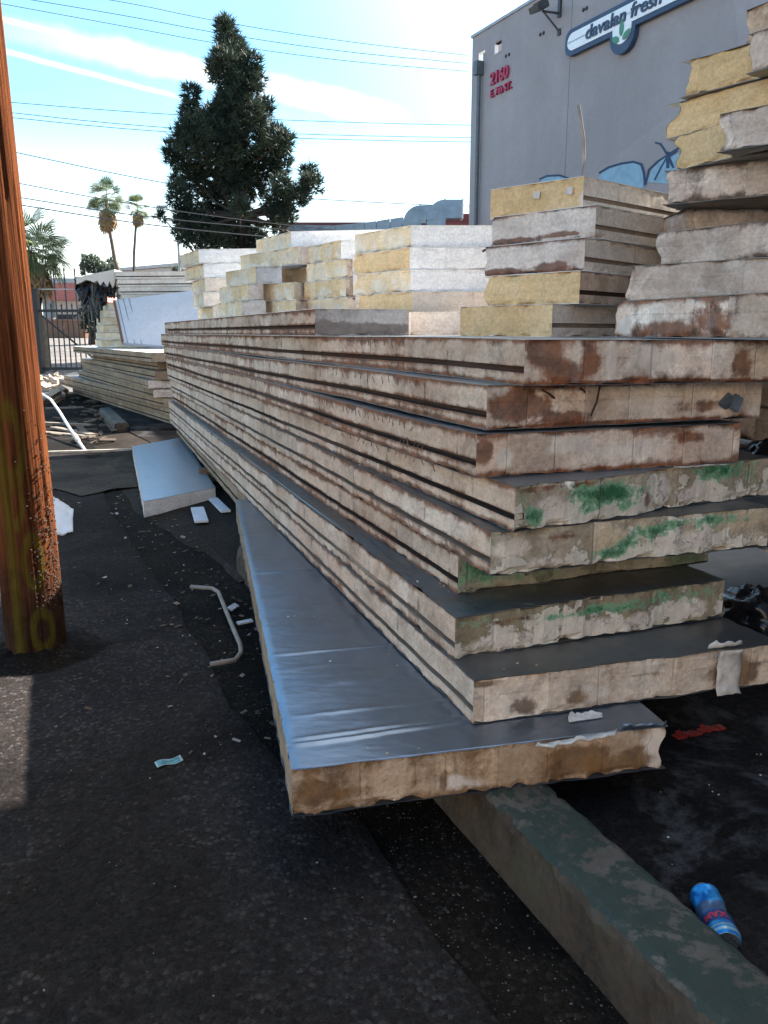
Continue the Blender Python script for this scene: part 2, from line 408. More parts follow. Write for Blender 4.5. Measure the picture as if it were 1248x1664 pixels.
    link('foam_core', me, root, mats)
    # metal skins: thin sheets following the outline
    pts = [o[0] - cen for o in outline]
    pts = [p for i, p in enumerate(pts) if i == 0 or (p - pts[i - 1]).length > 1e-4]
    n = len(pts)
    for k, (zb, th) in enumerate(((thick - .001, .0022), (-.0022, .0022))):
        if k == 0 and creases: continue
        vv = [(p.x, p.y, zb + sg_(p)) for p in pts] + [(p.x, p.y, zb + th + sg_(p)) for p in pts]
        ff = [tuple(range(n - 1, -1, -1)), tuple(range(n, 2 * n))] + [(i, (i + 1) % n, n + (i + 1) % n, n + i) for i in range(n)]
        mesh_np('metal_skin', vv, ff, root, [skin])
    if creases:
        nu, nv_ = 70, 330; vv, ff = [], []
        d0, d3 = c[1] - c[0], c[2] - c[3]
        for j in range(nv_ + 1):
            bpar = (j / nv_) ** 1.35
            for i in range(nu + 1):
                ap = i / nu
                jag0 = .004 * fbm(ap * 9, seed, 2., 3) if j == 0 else 0.
                jag1 = .003 * fbm(bpar * 40, seed, 5., 3) if i == 0 else 0.
                p = c[0] + d0 * ap * (1 - bpar) + (d3 * ap) * bpar + (c[3] - c[0]) * bpar
                p = p + (c[3] - c[0]).normalized() * jag0 + d0.normalized() * jag1
                ld = bpar * (c[3] - c[0]).length
                z = thick + .0022 + .0016 * fbm(p.x * 3, p.y * 3, 0., 2)
                for (pos, amp, wid, a0, a1, slope) in creases:
                    cc = pos + slope * ap + .010 * fbm(ap * 5 + pos * 7, pos, 0., 3)
                    env = max(0., min(1., (ap - a0) / .08 + .2, (a1 - ap) / .2))
                    x_ = (ld - cc) / wid
                    if abs(x_) < 4: z += amp * env * math.exp(-x_ * x_)
                if i == 0 or j == 0: z -= .004
                q = p - cen; vv.append((q.x, q.y, z))
        for j in range(nv_):
            for i in range(nu):
                q = j * (nu + 1) + i; ff.append((q, q + 1, q + nu + 2, q + nu + 1))
        mesh_np('metal_skin', vv, ff, root, [skin], smooth=True)
    return root

def flap(root, p, q, wid, lift, m=FLAKEW, name='loose_flap', seed=1., curl=1., toward=(0, 0, 0)):
    """a strip of torn skin curling up along the world segment p-q"""
    p, q = Vector(p), Vector(q); t = (q - p); L = t.length; t.normalize(); s = Vector((t.y, -t.x, 0)).normalized()
    nu, nv_ = max(10, int(L / .012)), 7; V, Fc = [], []
    for i in range(nu + 1):
        a = i / nu; wv = wid * (.65 + .6 * abs(fbm(a * 4 + seed, seed, 0, 3))) * min(1, 6 * a + .25, 6 * (1 - a) + .25)
        lf = lift * (.4 + 1.1 * abs(fbm(a * 3 + seed * 2, seed, 3., 3)))
        for j in range(nv_):
            b = j / (nv_ - 1); ang = b * 2.2 * curl
            V.append(p + t * (a * L) + s * (wv * math.sin(ang) / 1.2) + Vector((0, 0, lf * (1 - math.cos(ang)) + .003 * fbm(a * 20, b * 5, seed, 2))))
    for i in range(nu):
        for j in range(nv_ - 1):
            k = i * nv_ + j; Fc.append((k, k + nv_, k + nv_ + 1, k + 1))
    loc = root.matrix_basis.translation
    inv = root.matrix_basis.inverted()
    o = mesh_np(name, [inv @ v for v in V], Fc, root, [m], smooth=True)
    sol = o.modifiers.new('thickness', 'SOLIDIFY'); sol.thickness = .003
    return o

# ------------------------------------------------------------------ ground
def asphalt_fn(t, b, base=(.0235, .0198, .0192), dark=(.0085, .0068, .0062), light=.0, stones=1., warm=(.022, .0168, .013)):
    v = t.pos(); v2 = t.mapv(v, (1., 1., 0.))
    big = t.noise(v2, .8, 6, .6, .4); mid = t.noise(v2, 5., 7, .66); fine = t.noise(v2, 140., 4, .7)
    vc = t.add('ShaderNodeTexVoronoi', feature='F1'); t.put(vc.inputs['Vector'], v2); vc.inputs['Scale'].default_value = 58.
    cr = t.sep(vc.outputs['Color'])[0]; dist = vc.outputs['Distance']
    col = t.mix(t.ss(t.m('ADD', big, t.m('MULTIPLY', t.m('SUBTRACT', mid, .5), .25)), .40, .60), dark, base)
    col = t.mix(t.m('MULTIPLY', t.ss(mid, .5, .72), .5), col, warm)
    stn = t.m('MULTIPLY', t.m('MULTIPLY', t.ss(cr, .60, .95), t.ss(dist, .62, .35)), t.m('MULTIPLY', t.ss(t.m('ADD', t.m('MULTIPLY', mid, .4), t.m('MULTIPLY', big, .6)), .44, .58), stones))
    col = t.mix(t.m('MULTIPLY', stn, .7), col, (.062, .055, .052))
    pt = t.noise(t.vm('ADD', v2, (7., 3., 0.)), .33, 5, .6, .8)
    col = t.mix(t.m('MULTIPLY', t.ss(pt, .52, .56), .35), col, t.scale_col(warm, 1.25))
    col = t.scale_col(col, t.ss(fine, .3, .72, .6, 1.45))
    col = t.scale_col(col, t.ss(cr, 0., 1., .75, 1.25))
    if light:
        lm = t.m('MULTIPLY', t.ss(t.m('ADD', t.noise(v2, 2.1, 8, .7, .6), t.m('MULTIPLY', t.m('SUBTRACT', mid, .5), .3)), .5, .62), light)
        col = t.mix(lm, col, (.075, .074, .073))
    # fine cracks
    ck = t.vor(t.vm('ADD', v2, t.scale_col(t.xyz(mid, t.noise(v2, 4., 5), 0.), .35)), .55, 'DISTANCE_TO_EDGE')
    cm = t.m('MULTIPLY', t.m('MULTIPLY', t.ss(ck, .001, .005, 1., 0.), .6), t.ss(big, .5, .62))
    col = t.mix(cm, col, (.006, .005, .005))
    t.put(b.inputs['Base Color'], col)
    t.put(b.inputs['Roughness'], t.ss(mid, .3, .7, .8, 1.)); b.inputs['Specular IOR Level'].default_value = .07
    h = t.m('ADD', t.m('MULTIPLY', t.ss(dist, 0., .7, 1., 0.), .7), t.m('MULTIPLY', fine, .5))
    h = t.m('SUBTRACT', t.m('ADD', h, t.m('MULTIPLY', mid, 1.5)), t.m('MULTIPLY', cm, 1.5))
    t.put(b.inputs['Normal'], t.bump(h, .6, .006))
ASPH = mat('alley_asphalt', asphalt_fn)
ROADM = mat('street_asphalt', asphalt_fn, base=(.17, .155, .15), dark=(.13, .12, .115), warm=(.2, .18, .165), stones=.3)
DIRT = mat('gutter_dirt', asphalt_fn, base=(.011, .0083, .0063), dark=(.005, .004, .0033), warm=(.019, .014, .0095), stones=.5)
LOTM = mat('lot_asphalt', asphalt_fn, base=(.019, .0155, .0145), dark=(.010, .008, .0075), light=.7, stones=.2, warm=(.03, .025, .022))

def gz(y):       # the street climbs gently beyond the gate
    for (a, za), (b_, zb) in zip(((0, 0), (22, 0), (28, .22), (36, .6), (50, 1.2), (90, 1.42)), ((22, 0), (28, .22), (36, .6), (50, 1.2), (90, 1.42), (2500, 1.42))):
        if y <= b_: return za + (zb - za) * max(0, (y - a)) / (b_ - a)
    return 1.42
def sheet(name, xs, ys, zf, m, kind='structure'):
    V = [(x, y, zf(x, y)) for y in ys for x in xs]; n = len(xs)
    Fc = [(j * n + i, j * n + i + 1, (j + 1) * n + i + 1, (j + 1) * n + i) for j in range(len(ys) - 1) for i in range(n - 1)]
    return tag(mesh_np(name, V, Fc, None, [m]), kind=kind)
def kx(y): return .32 - .425 * (y - 2.2)        # street-side face of the kerb
# alley: fine near the camera, edge breaking off along the gutter
def edge_x(y):
    pts = ((-6, 1.4), (.6, .62), (1.6, .263), (1.98, .111), (2.38, -.077), (2.7, -.33), (3.2, -.62), (4, -.95), (5.2, -1.5), (7, -2.35), (12, -4.45), (22, -9.0), (40, -17))
    for (y0, x0), (y1, x1) in zip(pts, pts[1:]):
        if y <= y1:
            x = x0 + (x1 - x0) * (y - y0) / (y1 - y0); break
    return x + .03 * fbm(y * 2.3, 3., 1., 4)
V, Fc = [], []
ys = [-6, -3, -1, 0] + list(np.arange(.6, 7, .04)) + list(np.arange(7, 22, .3))
offs = [0, .012, .05, .15, .4, .9, 1.6, 3, 8, 30, 120]
for y in ys:
    ex = edge_x(y)
    for k, o_ in enumerate(offs):
        z = (-.004 if k == 0 else .010 if k == 1 else .014 + .003 * fbm((ex - o_) * .9, y * .9, 0, 2) if o_ < 8 else .014)
        V.append((ex - o_, y, z))
n = len(offs)
for j in range(len(ys) - 1):
    for i in range(n - 1): Fc.append((j * n + i, (j + 1) * n + i, (j + 1) * n + i + 1, j * n + i + 1))
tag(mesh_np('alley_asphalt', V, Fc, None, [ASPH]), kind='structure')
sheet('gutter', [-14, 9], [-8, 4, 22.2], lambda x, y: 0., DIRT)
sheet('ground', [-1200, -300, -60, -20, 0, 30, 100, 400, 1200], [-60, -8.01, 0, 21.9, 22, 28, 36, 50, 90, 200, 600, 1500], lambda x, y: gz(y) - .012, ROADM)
# the raised lot the panels stand on
V, Fc = [], []
ys = [-8, -4, -1, .5, 1.5, 2.5, 3.5, 5.2]
for y in ys: V += [(kx(y) + .2, y, .1), (40, y, .1)]
for y in (5.2001, 6.4, 12.8): V += [(kx(y) + (.2 if y < 6 else .9 if y < 12 else .2), y, .055), (40, y, .1)]
ys2 = [12.8001, 16, 22.5]
for y in ys2: V += [(kx(y) + .2, y, .1), (40, y, .1)]
m_ = len(V) // 2
Fc = [(2 * j, 2 * j + 1, 2 * j + 3, 2 * j + 2) for j in range(m_ - 1)]
tag(mesh_np('lot_ground', V, Fc, None, [LOTM]), kind='structure')
CONC = mat('driveway_concrete', asphalt_fn, base=(.034, .027, .022), dark=(.016, .0125, .010), warm=(.042, .032, .025), stones=.2)
V, Fc = [], []
ys = list(np.arange(5.0, 13.0, .12))
for y in ys:
    f_ = min(1, (y - 4.9) / 2.2, (13.1 - y) / .6)
    for k, (a_, z) in enumerate(((-.42, .002), (-.12, .022), (.3, .045), (.6, .056), (.95, .058))):
        V.append((kx(y) + a_ * (f_ if a_ < 0 else 1) + (.07 * fbm(y * 1.7, 5., 0, 4) if k == 0 else 0), y, z))
Fc = [(j * 5 + i, j * 5 + i + 1, (j + 1) * 5 + i + 1, (j + 1) * 5 + i) for j in range(len(ys) - 1) for i in range(4)]
tag(mesh_np('driveway_apron', V, Fc, None, [CONC]), kind='structure')

def kerb_fn(t, b):
    v = t.pos(); n = t.noise(v, 2.6, 8, .68, .5); f = t.noise(v, 26, 7, .7); g = t.noise(t.vm('ADD', v, (4., 9., 1.)), 3.0, 9, .72, .6)
    nz = t.sep(t.add('ShaderNodeNewGeometry').outputs['Normal'])[2]
    top = t.ss(nz, .5, .8)
    conc = t.mix(t.ss(n, .35, .65), (.070, .055, .041), (.125, .104, .082))
    conc = t.scale_col(conc, t.ss(f, .3, .7, .75, 1.2))
    paint = t.mix(t.ss(f, .35, .65), (.009, .021, .0145), (.020, .036, .0255))
    pm = t.m('MULTIPLY', t.ss(t.m('ADD', g, t.m('MULTIPLY', t.m('SUBTRACT', f, .5), .5)), .455, .525), top)
    col = t.mix(t.m('MULTIPLY', pm, .93), conc, paint)
    wm = t.m('MULTIPLY', t.ss(t.noise(t.vm('ADD', v, (14., 3., 1.)), 5., 8, .7), .6, .68), top)
    col = t.mix(t.m('MULTIPLY', wm, .6), col, (.085, .083, .078))
    mud = t.mix(t.ss(f, .4, .65), (.042, .026, .0145), (.020, .0125, .008))
    col = t.mix(t.m('SUBTRACT', 1., top), col, t.mix(t.ss(g, .4, .62), mud, (.06, .042, .027)))
    moss = t.m('MULTIPLY', t.ss(g, .56, .66), t.m('SUBTRACT', 1., top))
    col = t.mix(t.m('MULTIPLY', moss, .6), col, (.035, .042, .016))
    t.put(b.inputs['Base Color'], col); t.put(b.inputs['Roughness'], t.ss(f, .3, .7, .6, .9))
    t.put(b.inputs['Normal'], t.bump(t.m('ADD', f, t.m('MULTIPLY', g, 1.5)), .5, .01))
KERBM = mat('painted_kerb', kerb_fn)
def kerb(y0, y1, hgt=.2):
    prof = [(-.012, 0), (-.010, .06), (-.006, .12), (0, .165), (.006, .185), (.022, .197), (.05, .2), (.1, .2), (.15, .2), (.19, .198), (.208, .188), (.214, .15), (.215, 0)]
    prof = [(a, b_ * hgt / .2 - (.02 if b_ == 0 else 0)) for a, b_ in prof]
    ny = int((y1 - y0) / (.02 if y0 < 3 else .08)); V, Fc = [], []; k = len(prof); nd = Vector((.92, .391))
    for j in range(ny + 1):
        y = y0 + (y1 - y0) * j / ny
        for i, (a, z) in enumerate(prof):
            ja = ((.013 if i < 7 else .003) * fbm(y * 9, i * .7, 2., 4) - .012 * max(0, fbm(y * 22, i * .5, 7., 3))) if 2 <= i <= 6 or i > 8 else .003 * fbm(y * 9, i, 2., 3)
            V.append((kx(y) + nd.x * (a + ja), y + nd.y * (a + ja), z + (.4 * ja if z > .15 else 0)))
    for j in range(ny):
        for i in range(k - 1): Fc.append((j * k + i, j * k + i + 1, (j + 1) * k + i + 1, (j + 1) * k + i))
    Fc += [tuple(range(k)), tuple(ny * k + i for i in range(k - 1, -1, -1))]
    return tag(mesh_np('kerb', V, Fc, None, [KERBM]), kind='structure')
kerb(-1.5, 5.2)
kerb(12.8, 15.5, .17)

# ------------------------------------------------------------------ the grey warehouse with the sign
BH = 8.52
bc = R3(768, 62, 22.); b2 = ray(862, 5); tt = (bc.z - H) / b2.z
b2 = Vector((b2.x * tt, b2.y * tt)); WD = (b2 - bc.xy).normalized(); WN = Vector((-abs(WD.y), -abs(WD.x)))   # along the wall to the right, and out of it
def WP(s, z, out=0.):
    p = bc.xy + WD * s + WN * out; return Vector((p.x, p.y, z))
def wall_uv(u, v):
    d = ray(u, v); nn = Vector((WN.x, WN.y, 0)); o = Vector((0, 0, H))
    t = (Vector((bc.x, bc.y, 0)) - o).dot(nn) / d.dot(nn); p = o + d * t
    return (p.xy - bc.xy).dot(WD), p.z
def wallm_fn(t, b):
    v = t.obj(); st = t.noise(t.mapv(v, (1.2, 1.2, .12)), 1., 7, .62); n = t.noise(v, .35, 7, .6, .5); f = t.noise(v, 12, 6, .7)
    pt = t.vor(t.mapv(v, (.28, .28, .34)), 1., 'F1', .9, 1)
    col = t.mix(t.ss(n, .35, .68), (.285, .262, .275), (.335, .310, .322))
    col = t.scale_col(col, t.ss(st, .28, .75, .93, 1.03)); col = t.scale_col(col, t.ss(f, .3, .7, .95, 1.04))
    col = t.scale_col(col, t.m('ADD', .95, t.m('MULTIPLY', t.sep(pt)[0], .1)))
    ck = t.vor(t.vm('ADD', t.mapv(v, (.5, .5, .5)), t.xyz(0., 0., n)), .55, 'DISTANCE_TO_EDGE')
    col = t.mix(t.m('MULTIPLY', t.ss(ck, .001, .004, 1., 0.), .08), col, (.12, .12, .125))
    t.put(b.inputs['Base Color'], col); b.inputs['Roughness'].default_value = .9
    t.put(b.inputs['Normal'], t.bump(f, .15, .02))
WALLM = mat('grey_stucco', wallm_fn)
DKM = simple('dark_recess', (.02, .02, .022), .8)
bld = empty('warehouse', (bc.x, bc.y, 0), 'tall grey stucco warehouse with a fresh produce sign and red address', 'warehouse')
BI = Matrix.Translation(-Vector((bc.x, bc.y, 0)))
def onb(name, mb, m, parent=bld, **k):
    mb.V = [tuple(Vector(v) - Vector((bc.x, bc.y, 0))) for v in mb.V]
    return mb.build(name, m, parent, **k)
# wall grid with two scupper openings near the corner
sA = wall_uv(804, 75)[0], wall_uv(815, 72)[0]; zA = wall_uv(810, 86)[1], wall_uv(810, 66)[1]
sB = wall_uv(778, 95)[0], wall_uv(788, 92)[0]; zB = wall_uv(783, 100)[1], wall_uv(783, 84)[1]
joint = wall_uv(924, 150)[0]
LEN = 13.
sc = sorted([0, sB[0], sB[1], sA[0], sA[1], joint - .012, joint + .012, LEN]); zc = sorted([-.2, zB[0], zB[1], zA[0], zA[1], BH])
mb = MB(); TH = .1
idx = {}
def gv(i, j, k):
    if (i, j, k) not in idx:
        idx[(i, j, k)] = len(mb.V); mb.V.append(tuple(WP(sc[i], zc[j], -TH * k)))
    return idx[(i, j, k)]
def hole(i, j):
    s, z = (sc[i] + sc[i + 1]) / 2, (zc[j] + zc[j + 1]) / 2
    return (sA[0] < s < sA[1] and zA[0] < z < zA[1]) or (sB[0] < s < sB[1] and zB[0] < z < zB[1])
for i in range(len(sc) - 1):
    for j in range(len(zc) - 1):
        if hole(i, j):
            for (a, b_) in (((i, j), (i + 1, j)), ((i + 1, j), (i + 1, j + 1)), ((i + 1, j + 1), (i, j + 1)), ((i, j + 1), (i, j))):
                mb.F.append((gv(*a, 0), gv(*b_, 0), gv(*b_, 1), gv(*a, 1))); mb.M.append(1)
            continue
        jn = abs((sc[i] + sc[i + 1]) / 2 - joint) < .01
        mb.F.append((gv(i, j, 0), gv(i + 1, j, 0), gv(i + 1, j + 1, 0), gv(i, j + 1, 0))); mb.M.append(2 if jn else 0)
        mb.F.append((gv(i, j, 1), gv(i, j + 1, 1), gv(i + 1, j + 1, 1), gv(i + 1, j, 1))); mb.M.append(0)
WHT = simple('white_reveal', (.78, .78, .78), .8, var=.05)
JNT = simple('wall_joint', (.14, .14, .15), .9)
onb('front_wall', mb, [WALLM, WHT, JNT])
mb = MB()
for (a0, a1) in ((0, LEN),):      # coping, end walls, back and roof
    mb.prism([(a0 - .03, BH), (a1, BH), (a1, BH + .06), (a0 - .03, BH + .06)], lambda p, h: WP(p[0], p[1] + .002, .035 - h), .38)
onb('coping', mb, simple('metal_coping', (.33, .34, .37), .5, metal=.4))
mb = MB(); RZ = zB[0] - .25
mb.prism([(-.001, -.2), (-.3, -.2), (-.3, BH - .002), (-.001, BH - .002)], lambda p, h: WP(0.001 - p[0] - .0, p[1], -.302 - h), 25)
mb.prism([(LEN - .3, -.2), (LEN, -.2), (LEN, BH - .002), (LEN - .3, BH - .002)], lambda p, h: WP(p[0], p[1], -.302 - h), 25)
mb.prism([(0.31, RZ - .3), (LEN - .31, RZ - .3), (LEN - .31, RZ), (.31, RZ)], lambda p, h: WP(p[0], p[1], -.302 - h), 25)
onb('side_wall', mb, WALLM)
# downspout with hopper
s0, z1 = wall_uv(784, 100)
mb = MB(); mb.box(WP(s0, z1 - .16, .1), (.16, .2, .3), math.atan2(WD.y, WD.x))
mb.tube([WP(s0, z1 - .3, .09), WP(s0, .1, .09)], .05, 10)
onb('downspout', mb, simple('downspout_metal', (.10, .115, .13), .5, metal=.3))
# bolt holes in pairs
for (u, v) in ((825, 90), (951, 15), (881, 55)):
    for du in (-2.6, 2.6):
        s_, z_ = wall_uv(u + du, v - du * .5)
        mbh = MB(); mbh.tube([WP(s_, z_, -.02), WP(s_, z_, .012)], .04, 8); onb('anchor_hole', mbh, DKM)
# flood light on a bracket
s_, z_ = wall_uv(911, 22); s2_, z2_ = wall_uv(911, 52)
mb = MB()
mb.tube([WP(s_, z_, 0), WP(s_ - .05, z_, .42)], .025, 6); mb.tube([WP(s_, z2_, 0), WP(s_ - .05, z_, .40)], .02, 6)
mb.box(WP(s_, z_ + .1, .03), (.08, .05, .35), math.atan2(WD.y, WD.x)); mb.box(WP(s_, z2_, .02), (.08, .05, .12), math.atan2(WD.y, WD.x))
fl = onb('flood_light', mb, simple('lamp_bracket', (.07, .07, .075), .5, metal=.5))
mb = MB(); mb.box(WP(s_ - .06, z_ + .06, .5), (.34, .28, .12), math.atan2(WD.y, WD.x), tilt=(.4, 0)); mb.box(WP(s_ - .06, z_ + .14, .49), (.24, .17, .06), math.atan2(WD.y, WD.x), tilt=(.4, 0))
onb('lamp_head', mb, simple('lamp_head_grey', (.05, .05, .055), .5, metal=.4), fl, bevel=.01)
# painted tag low on the wall
BLUE = simple('light_blue_paint', (.22, .36, .47), .9, var=.15); NAVY = simple('dark_blue_paint', (.03, .06, .12), .9)
def wpoly(pix, out, th, mbx, mi=0):
    mbx.prism([wall_uv(*q) for q in pix], lambda p, h: WP(p[0], p[1], out + h), th, mi)
def stroke(pix, wpx, out, mbx):
    for (a, b_) in zip(pix, pix[1:]):
        a, b_ = Vector(a), Vector(b_); n_ = Vector((-(b_ - a).y, (b_ - a).x)).normalized() * wpx / 2; e_ = (b_ - a).normalized() * wpx * .3
        wpoly([a - n_ - e_, b_ - n_ + e_, b_ + n_ + e_, a + n_ - e_], out + rnd.random() * .003, .003, mbx)
mb = MB(); wpoly([(975, 283), (985, 276), (1005, 268), (1025, 264), (1040, 266), (1046, 285), (1046, 310), (970, 310)], .006, .003, mb); onb('graffiti_fill', mb, BLUE)
mb = MB(); wpoly([(1052, 296), (1060, 275), (1080, 256), (1105, 250), (1110, 300)], .007, .003, mb); onb('graffiti_fill', mb, BLUE)
mb = MB(); wpoly([(880, 292), (890, 287), (910, 286), (922, 290), (920, 312), (880, 312)], .006, .003, mb); onb('graffiti_fill', mb, BLUE)
mb = MB(); stroke([(975, 281), (990, 272), (1010, 266), (1030, 263), (1043, 267), (1047, 280), (1049, 300)], 3.6, .011, mb); onb('graffiti_outline', mb, NAVY)
mb = MB(); stroke([(1050, 298), (1055, 276), (1070, 262), (1086, 252)], 3., .011, mb); onb('graffiti_outline', mb, NAVY)
mb = MB(); stroke([(1065, 292), (1075, 272), (1088, 250), (1104, 240)], 2.6, .011, mb); onb('graffiti_outline', mb, NAVY)
mb = MB(); stroke([(1066, 232), (1074, 234), (1080, 243), (1086, 254), (1092, 268)], 3., .011, mb); onb('graffiti_outline', mb, NAVY)
mb = MB(); stroke([(1086, 272), (1086, 248)], 5., .011, mb); onb('graffiti_outline', mb, NAVY)
mb = MB(); stroke([(1095, 272), (1088, 255), (1100, 245)], 3.6, .011, mb); onb('graffiti_outline', mb, NAVY)
mb = MB(); stroke([(878, 291), (890, 286), (910, 285), (924, 290)], 3., .011, mb); onb('graffiti_outline', mb, NAVY)

# the sign (hangs on the wall: its own thing)
sb0 = wall_uv(930, 92); sb1 = wall_uv(1128, 4); st0 = wall_uv(934, 52)
# bottom line of the pill at left is a little below st; take straight horizontals from the projected points
zb = (sb0[1] + sb1[1]) / 2; zt = wall_uv(1000, 16)[1]
sl, sr = wall_uv(926, 80)[0], wall_uv(1140, -10)[0] + 1.0
so = WP((sl + sr) / 2, zb, .06)
sgn = empty('wall_sign', so, 'white pill shaped sign with navy rim reading davalan fresh', 'sign')
hh = (zt - zb); rr = hh * .36
def pill(g):
    pts = []
    x0, x1, y0, y1 = sl + g, sr - g, zb + g, zt - g; r_ = rr
    sd0, sd1 = wall_uv(1005, 60)[0] + g * 0, wall_uv(1033, 60)[0]
    c_ = (sd0 + sd1) / 2; rd = (sd1 - sd0) / 2 + .10 - g; dep = .78 * hh
    for (cx, cy, a0) in ((x1 - r_, y0 + r_, -90), (x1 - r_, y1 - r_, 0), (x0 + r_, y1 - r_, 90), (x0 + r_, y0 + r_, 180)):
        for k in range(9):
            a = math.radians(a0 + 90 * k / 8); pts.append((cx + r_ * math.cos(a), cy + r_ * math.sin(a)))
    for k in range(13):
        a = math.radians(180 + 180 * k / 12); pts.append((c_ + rd * math.cos(a), y0 - dep + rd + g + rd * math.sin(a) ))
        if k == 0: pts.insert(-1, (c_ - rd, y0))
    pts.append((c_ + rd, y0))
    return pts, c_, rd, y0 - dep + rd + g
def onsign(name, mbx, m, parent=sgn):
    mbx.V = [tuple(Vector(v) - Vector(so)) for v in mbx.V]
    o = mbx.build(name, m, parent); bm = bmesh.new(); bm.from_mesh(o.data); bmesh.ops.triangulate(bm, faces=bm.faces, ngon_method='EAR_CLIP'); bm.to_mesh(o.data); bm.free(); return o
NAVYS = simple('sign_navy', (.02, .05, .11), .5, var=.05); SWHITE = simple('sign_white', (.74, .78, .84), .5, var=.04)
mb = MB(); pl, c_, rd_, yc_ = pill(0); mb.prism(pl, lambda p, h: WP(p[0], p[1], .02 + h), .10); onsign('rim', mb, NAVYS)
mb = MB(); pl, c_, rd_, yc_ = pill(.085); mb.prism(pl, lambda p, h: WP(p[0], p[1], .06 + h), .075); onsign('face_plate', mb, SWHITE)
def leaf(cx, cy, ln, wd, ang, out):
    m1 = MB(); a = math.radians(ang); pts = []
    for k in range(9):
        t_ = k / 8; w_ = wd * math.sin(math.pi * t_ ** .8) ** .8 if 0 < t_ < 1 else 0; pts.append((t_ * ln, w_))
    for k in range(7, 0, -1):
        t_ = k / 8; w_ = wd * math.sin(math.pi * t_ ** .8) ** .8; pts.append((t_ * ln, -w_))
    pts = [(cx + x * math.cos(a) - y * math.sin(a), cy + x * math.sin(a) + y * math.cos(a)) for x, y in pts]
    m1.prism(pts, lambda p, h: WP(p[0], p[1], out + h), .012)
    return m1
G1 = simple('sign_green', (.05, .22, .14), .5, var=.06)
for (dx, dy, ln, wd, an) in ((.0, -.13, .30, .055, 88), (-.05, -.2, .22, .06, 152), (.05, -.2, .24, .06, 34)):
    onsign('leaf', leaf(c_ + dx, yc_ + dy, ln, wd, an, .14), G1)
WROT = Matrix(((WD.x, 0, WN.x), (WD.y, 0, WN.y), (0, 1, 0)))
def textmesh(name, cu, m):
    o = D.objects.new(name, cu); COL.objects.link(o); dg = bpy.context.evaluated_depsgraph_get()
    me = D.meshes.new_from_object(o.evaluated_get(dg)); D.objects.remove(o); D.curves.remove(cu); me.name = name
    me.materials.clear(); return link(name, me, None, [m])
def text(name, body, s, z, size, out, m, parent, base, extrude=.01, shear=0., sx=1., space=1., off=.008):
    cu = D.curves.new(name, 'FONT'); cu.body = body; cu.size = size; cu.extrude = extrude; cu.shear = shear; cu.space_character = space
    cu.offset = size * off
    o = textmesh(name, cu, m)
    o.parent = parent; o.matrix_local = Matrix.Translation(WP(s, z, out) - Vector(base)) @ WROT.to_4x4() @ Matrix.Diagonal((sx, 1, 1, 1))
    return o
ls0, ls1 = wall_uv(960, 66)[0], wall_uv(1088, 12)[0]
text('lettering', 'davalan fresh', ls0, wall_uv(960, 67)[1], hh * .68, .145, NAVYS, sgn, so, sx=(ls1 - ls0) / (hh * .68 * 5.35), shear=.12, off=.018)
RED = simple('address_red', (.36, .02, .075), .5, var=.08)
a0 = wall_uv(799, 139); a1 = wall_uv(832, 127)
zt_ = wall_uv(799, 120)[1]; szn = (zt_ - a0[1]) / .70
text('address_number', '2160', a0[0], a0[1], szn, .03, RED, bld, (bc.x, bc.y, 0), .03, sx=(a1[0] - a0[0]) / (szn * 2.25), off=.02)
b0 = wall_uv(799, 159); b1 = wall_uv(835, 148); zt2 = wall_uv(799, 147.5)[1]; sz2 = (zt2 - b0[1]) / .70
text('address_street', 'E. 7th ST.', b0[0], b0[1], sz2, .03, RED, bld, (bc.x, bc.y, 0), .03, sx=(b1[0] - b0[0]) / (sz2 * 4.05), off=.02)

# unseen wing added right of the view to shade the pile's near end
wing = empty('unseen_shade_wing', (4.3, 0, 0), 'plain grey wing added out of view to shade the near pile', 'building')
mb = MB(); mb.box((4, -.65, 3.5), (8, 14.9, 7.4)); mb.build('wing_wall', WALLM, wing)
mb = MB(); mb.box((4, -.65, 7.26), (8.1, 15., .1)); mb.build('wing_coping', MATS['metal_coping'], wing)

# unseen pale building added behind the viewer to bounce sunlight onto the pile
opp = empty('unseen_bounce_building', (2, -10.5, 0), 'long cream building added unseen behind the viewer to bounce sunlight', 'building')
mb = MB(); mb.box((0, -4, 3.4), (46, 8, 7.2)); mb.build('bounce_wall', simple('bounce_stucco', (.74, .62, .50), .9, var=.1, scale=1), opp)
for k in range(6):
    mb = MB(); mb.box((-18 + 7.2 * k, .0, 2.2), (2.2, .12, 2.4)); mb.build('steel_shutter', simple('steel_shutter', (.4, .4, .4), .6), opp)

# low red building with roof ducts, between warehouse and tree
def r3(u, v, Y): return R3(u, v, Y)
DUCT = simple('duct_zinc', (.20, .25, .30), .42, metal=.6, var=.2, scale=3)
REDW = simple('red_brick_wall', (.17, .045, .04), .9)
p0, p1 = r3(455, 361, 40), r3(790, 361, 40)
lowb = empty('low_brick_building', (p0.x, 40, 0), 'low dark red building behind the white stacks with ducts on its roof', 'building')
mb = MB(); zt_ = p0.z
mb.box(((p1.x - p0.x) / 2, 5, zt_ / 2), (p1.x - p0.x, 10, zt_)); mb.build('brick_wall', REDW, lowb)
mb = MB(); q = r3(735, 345, 40); mb.box((q.x - p0.x + .8, 4, (zt_ + q.z) / 2), (2.2, 7, q.z - zt_ + .02)); mb.build('roof_housing', REDW, lowb)
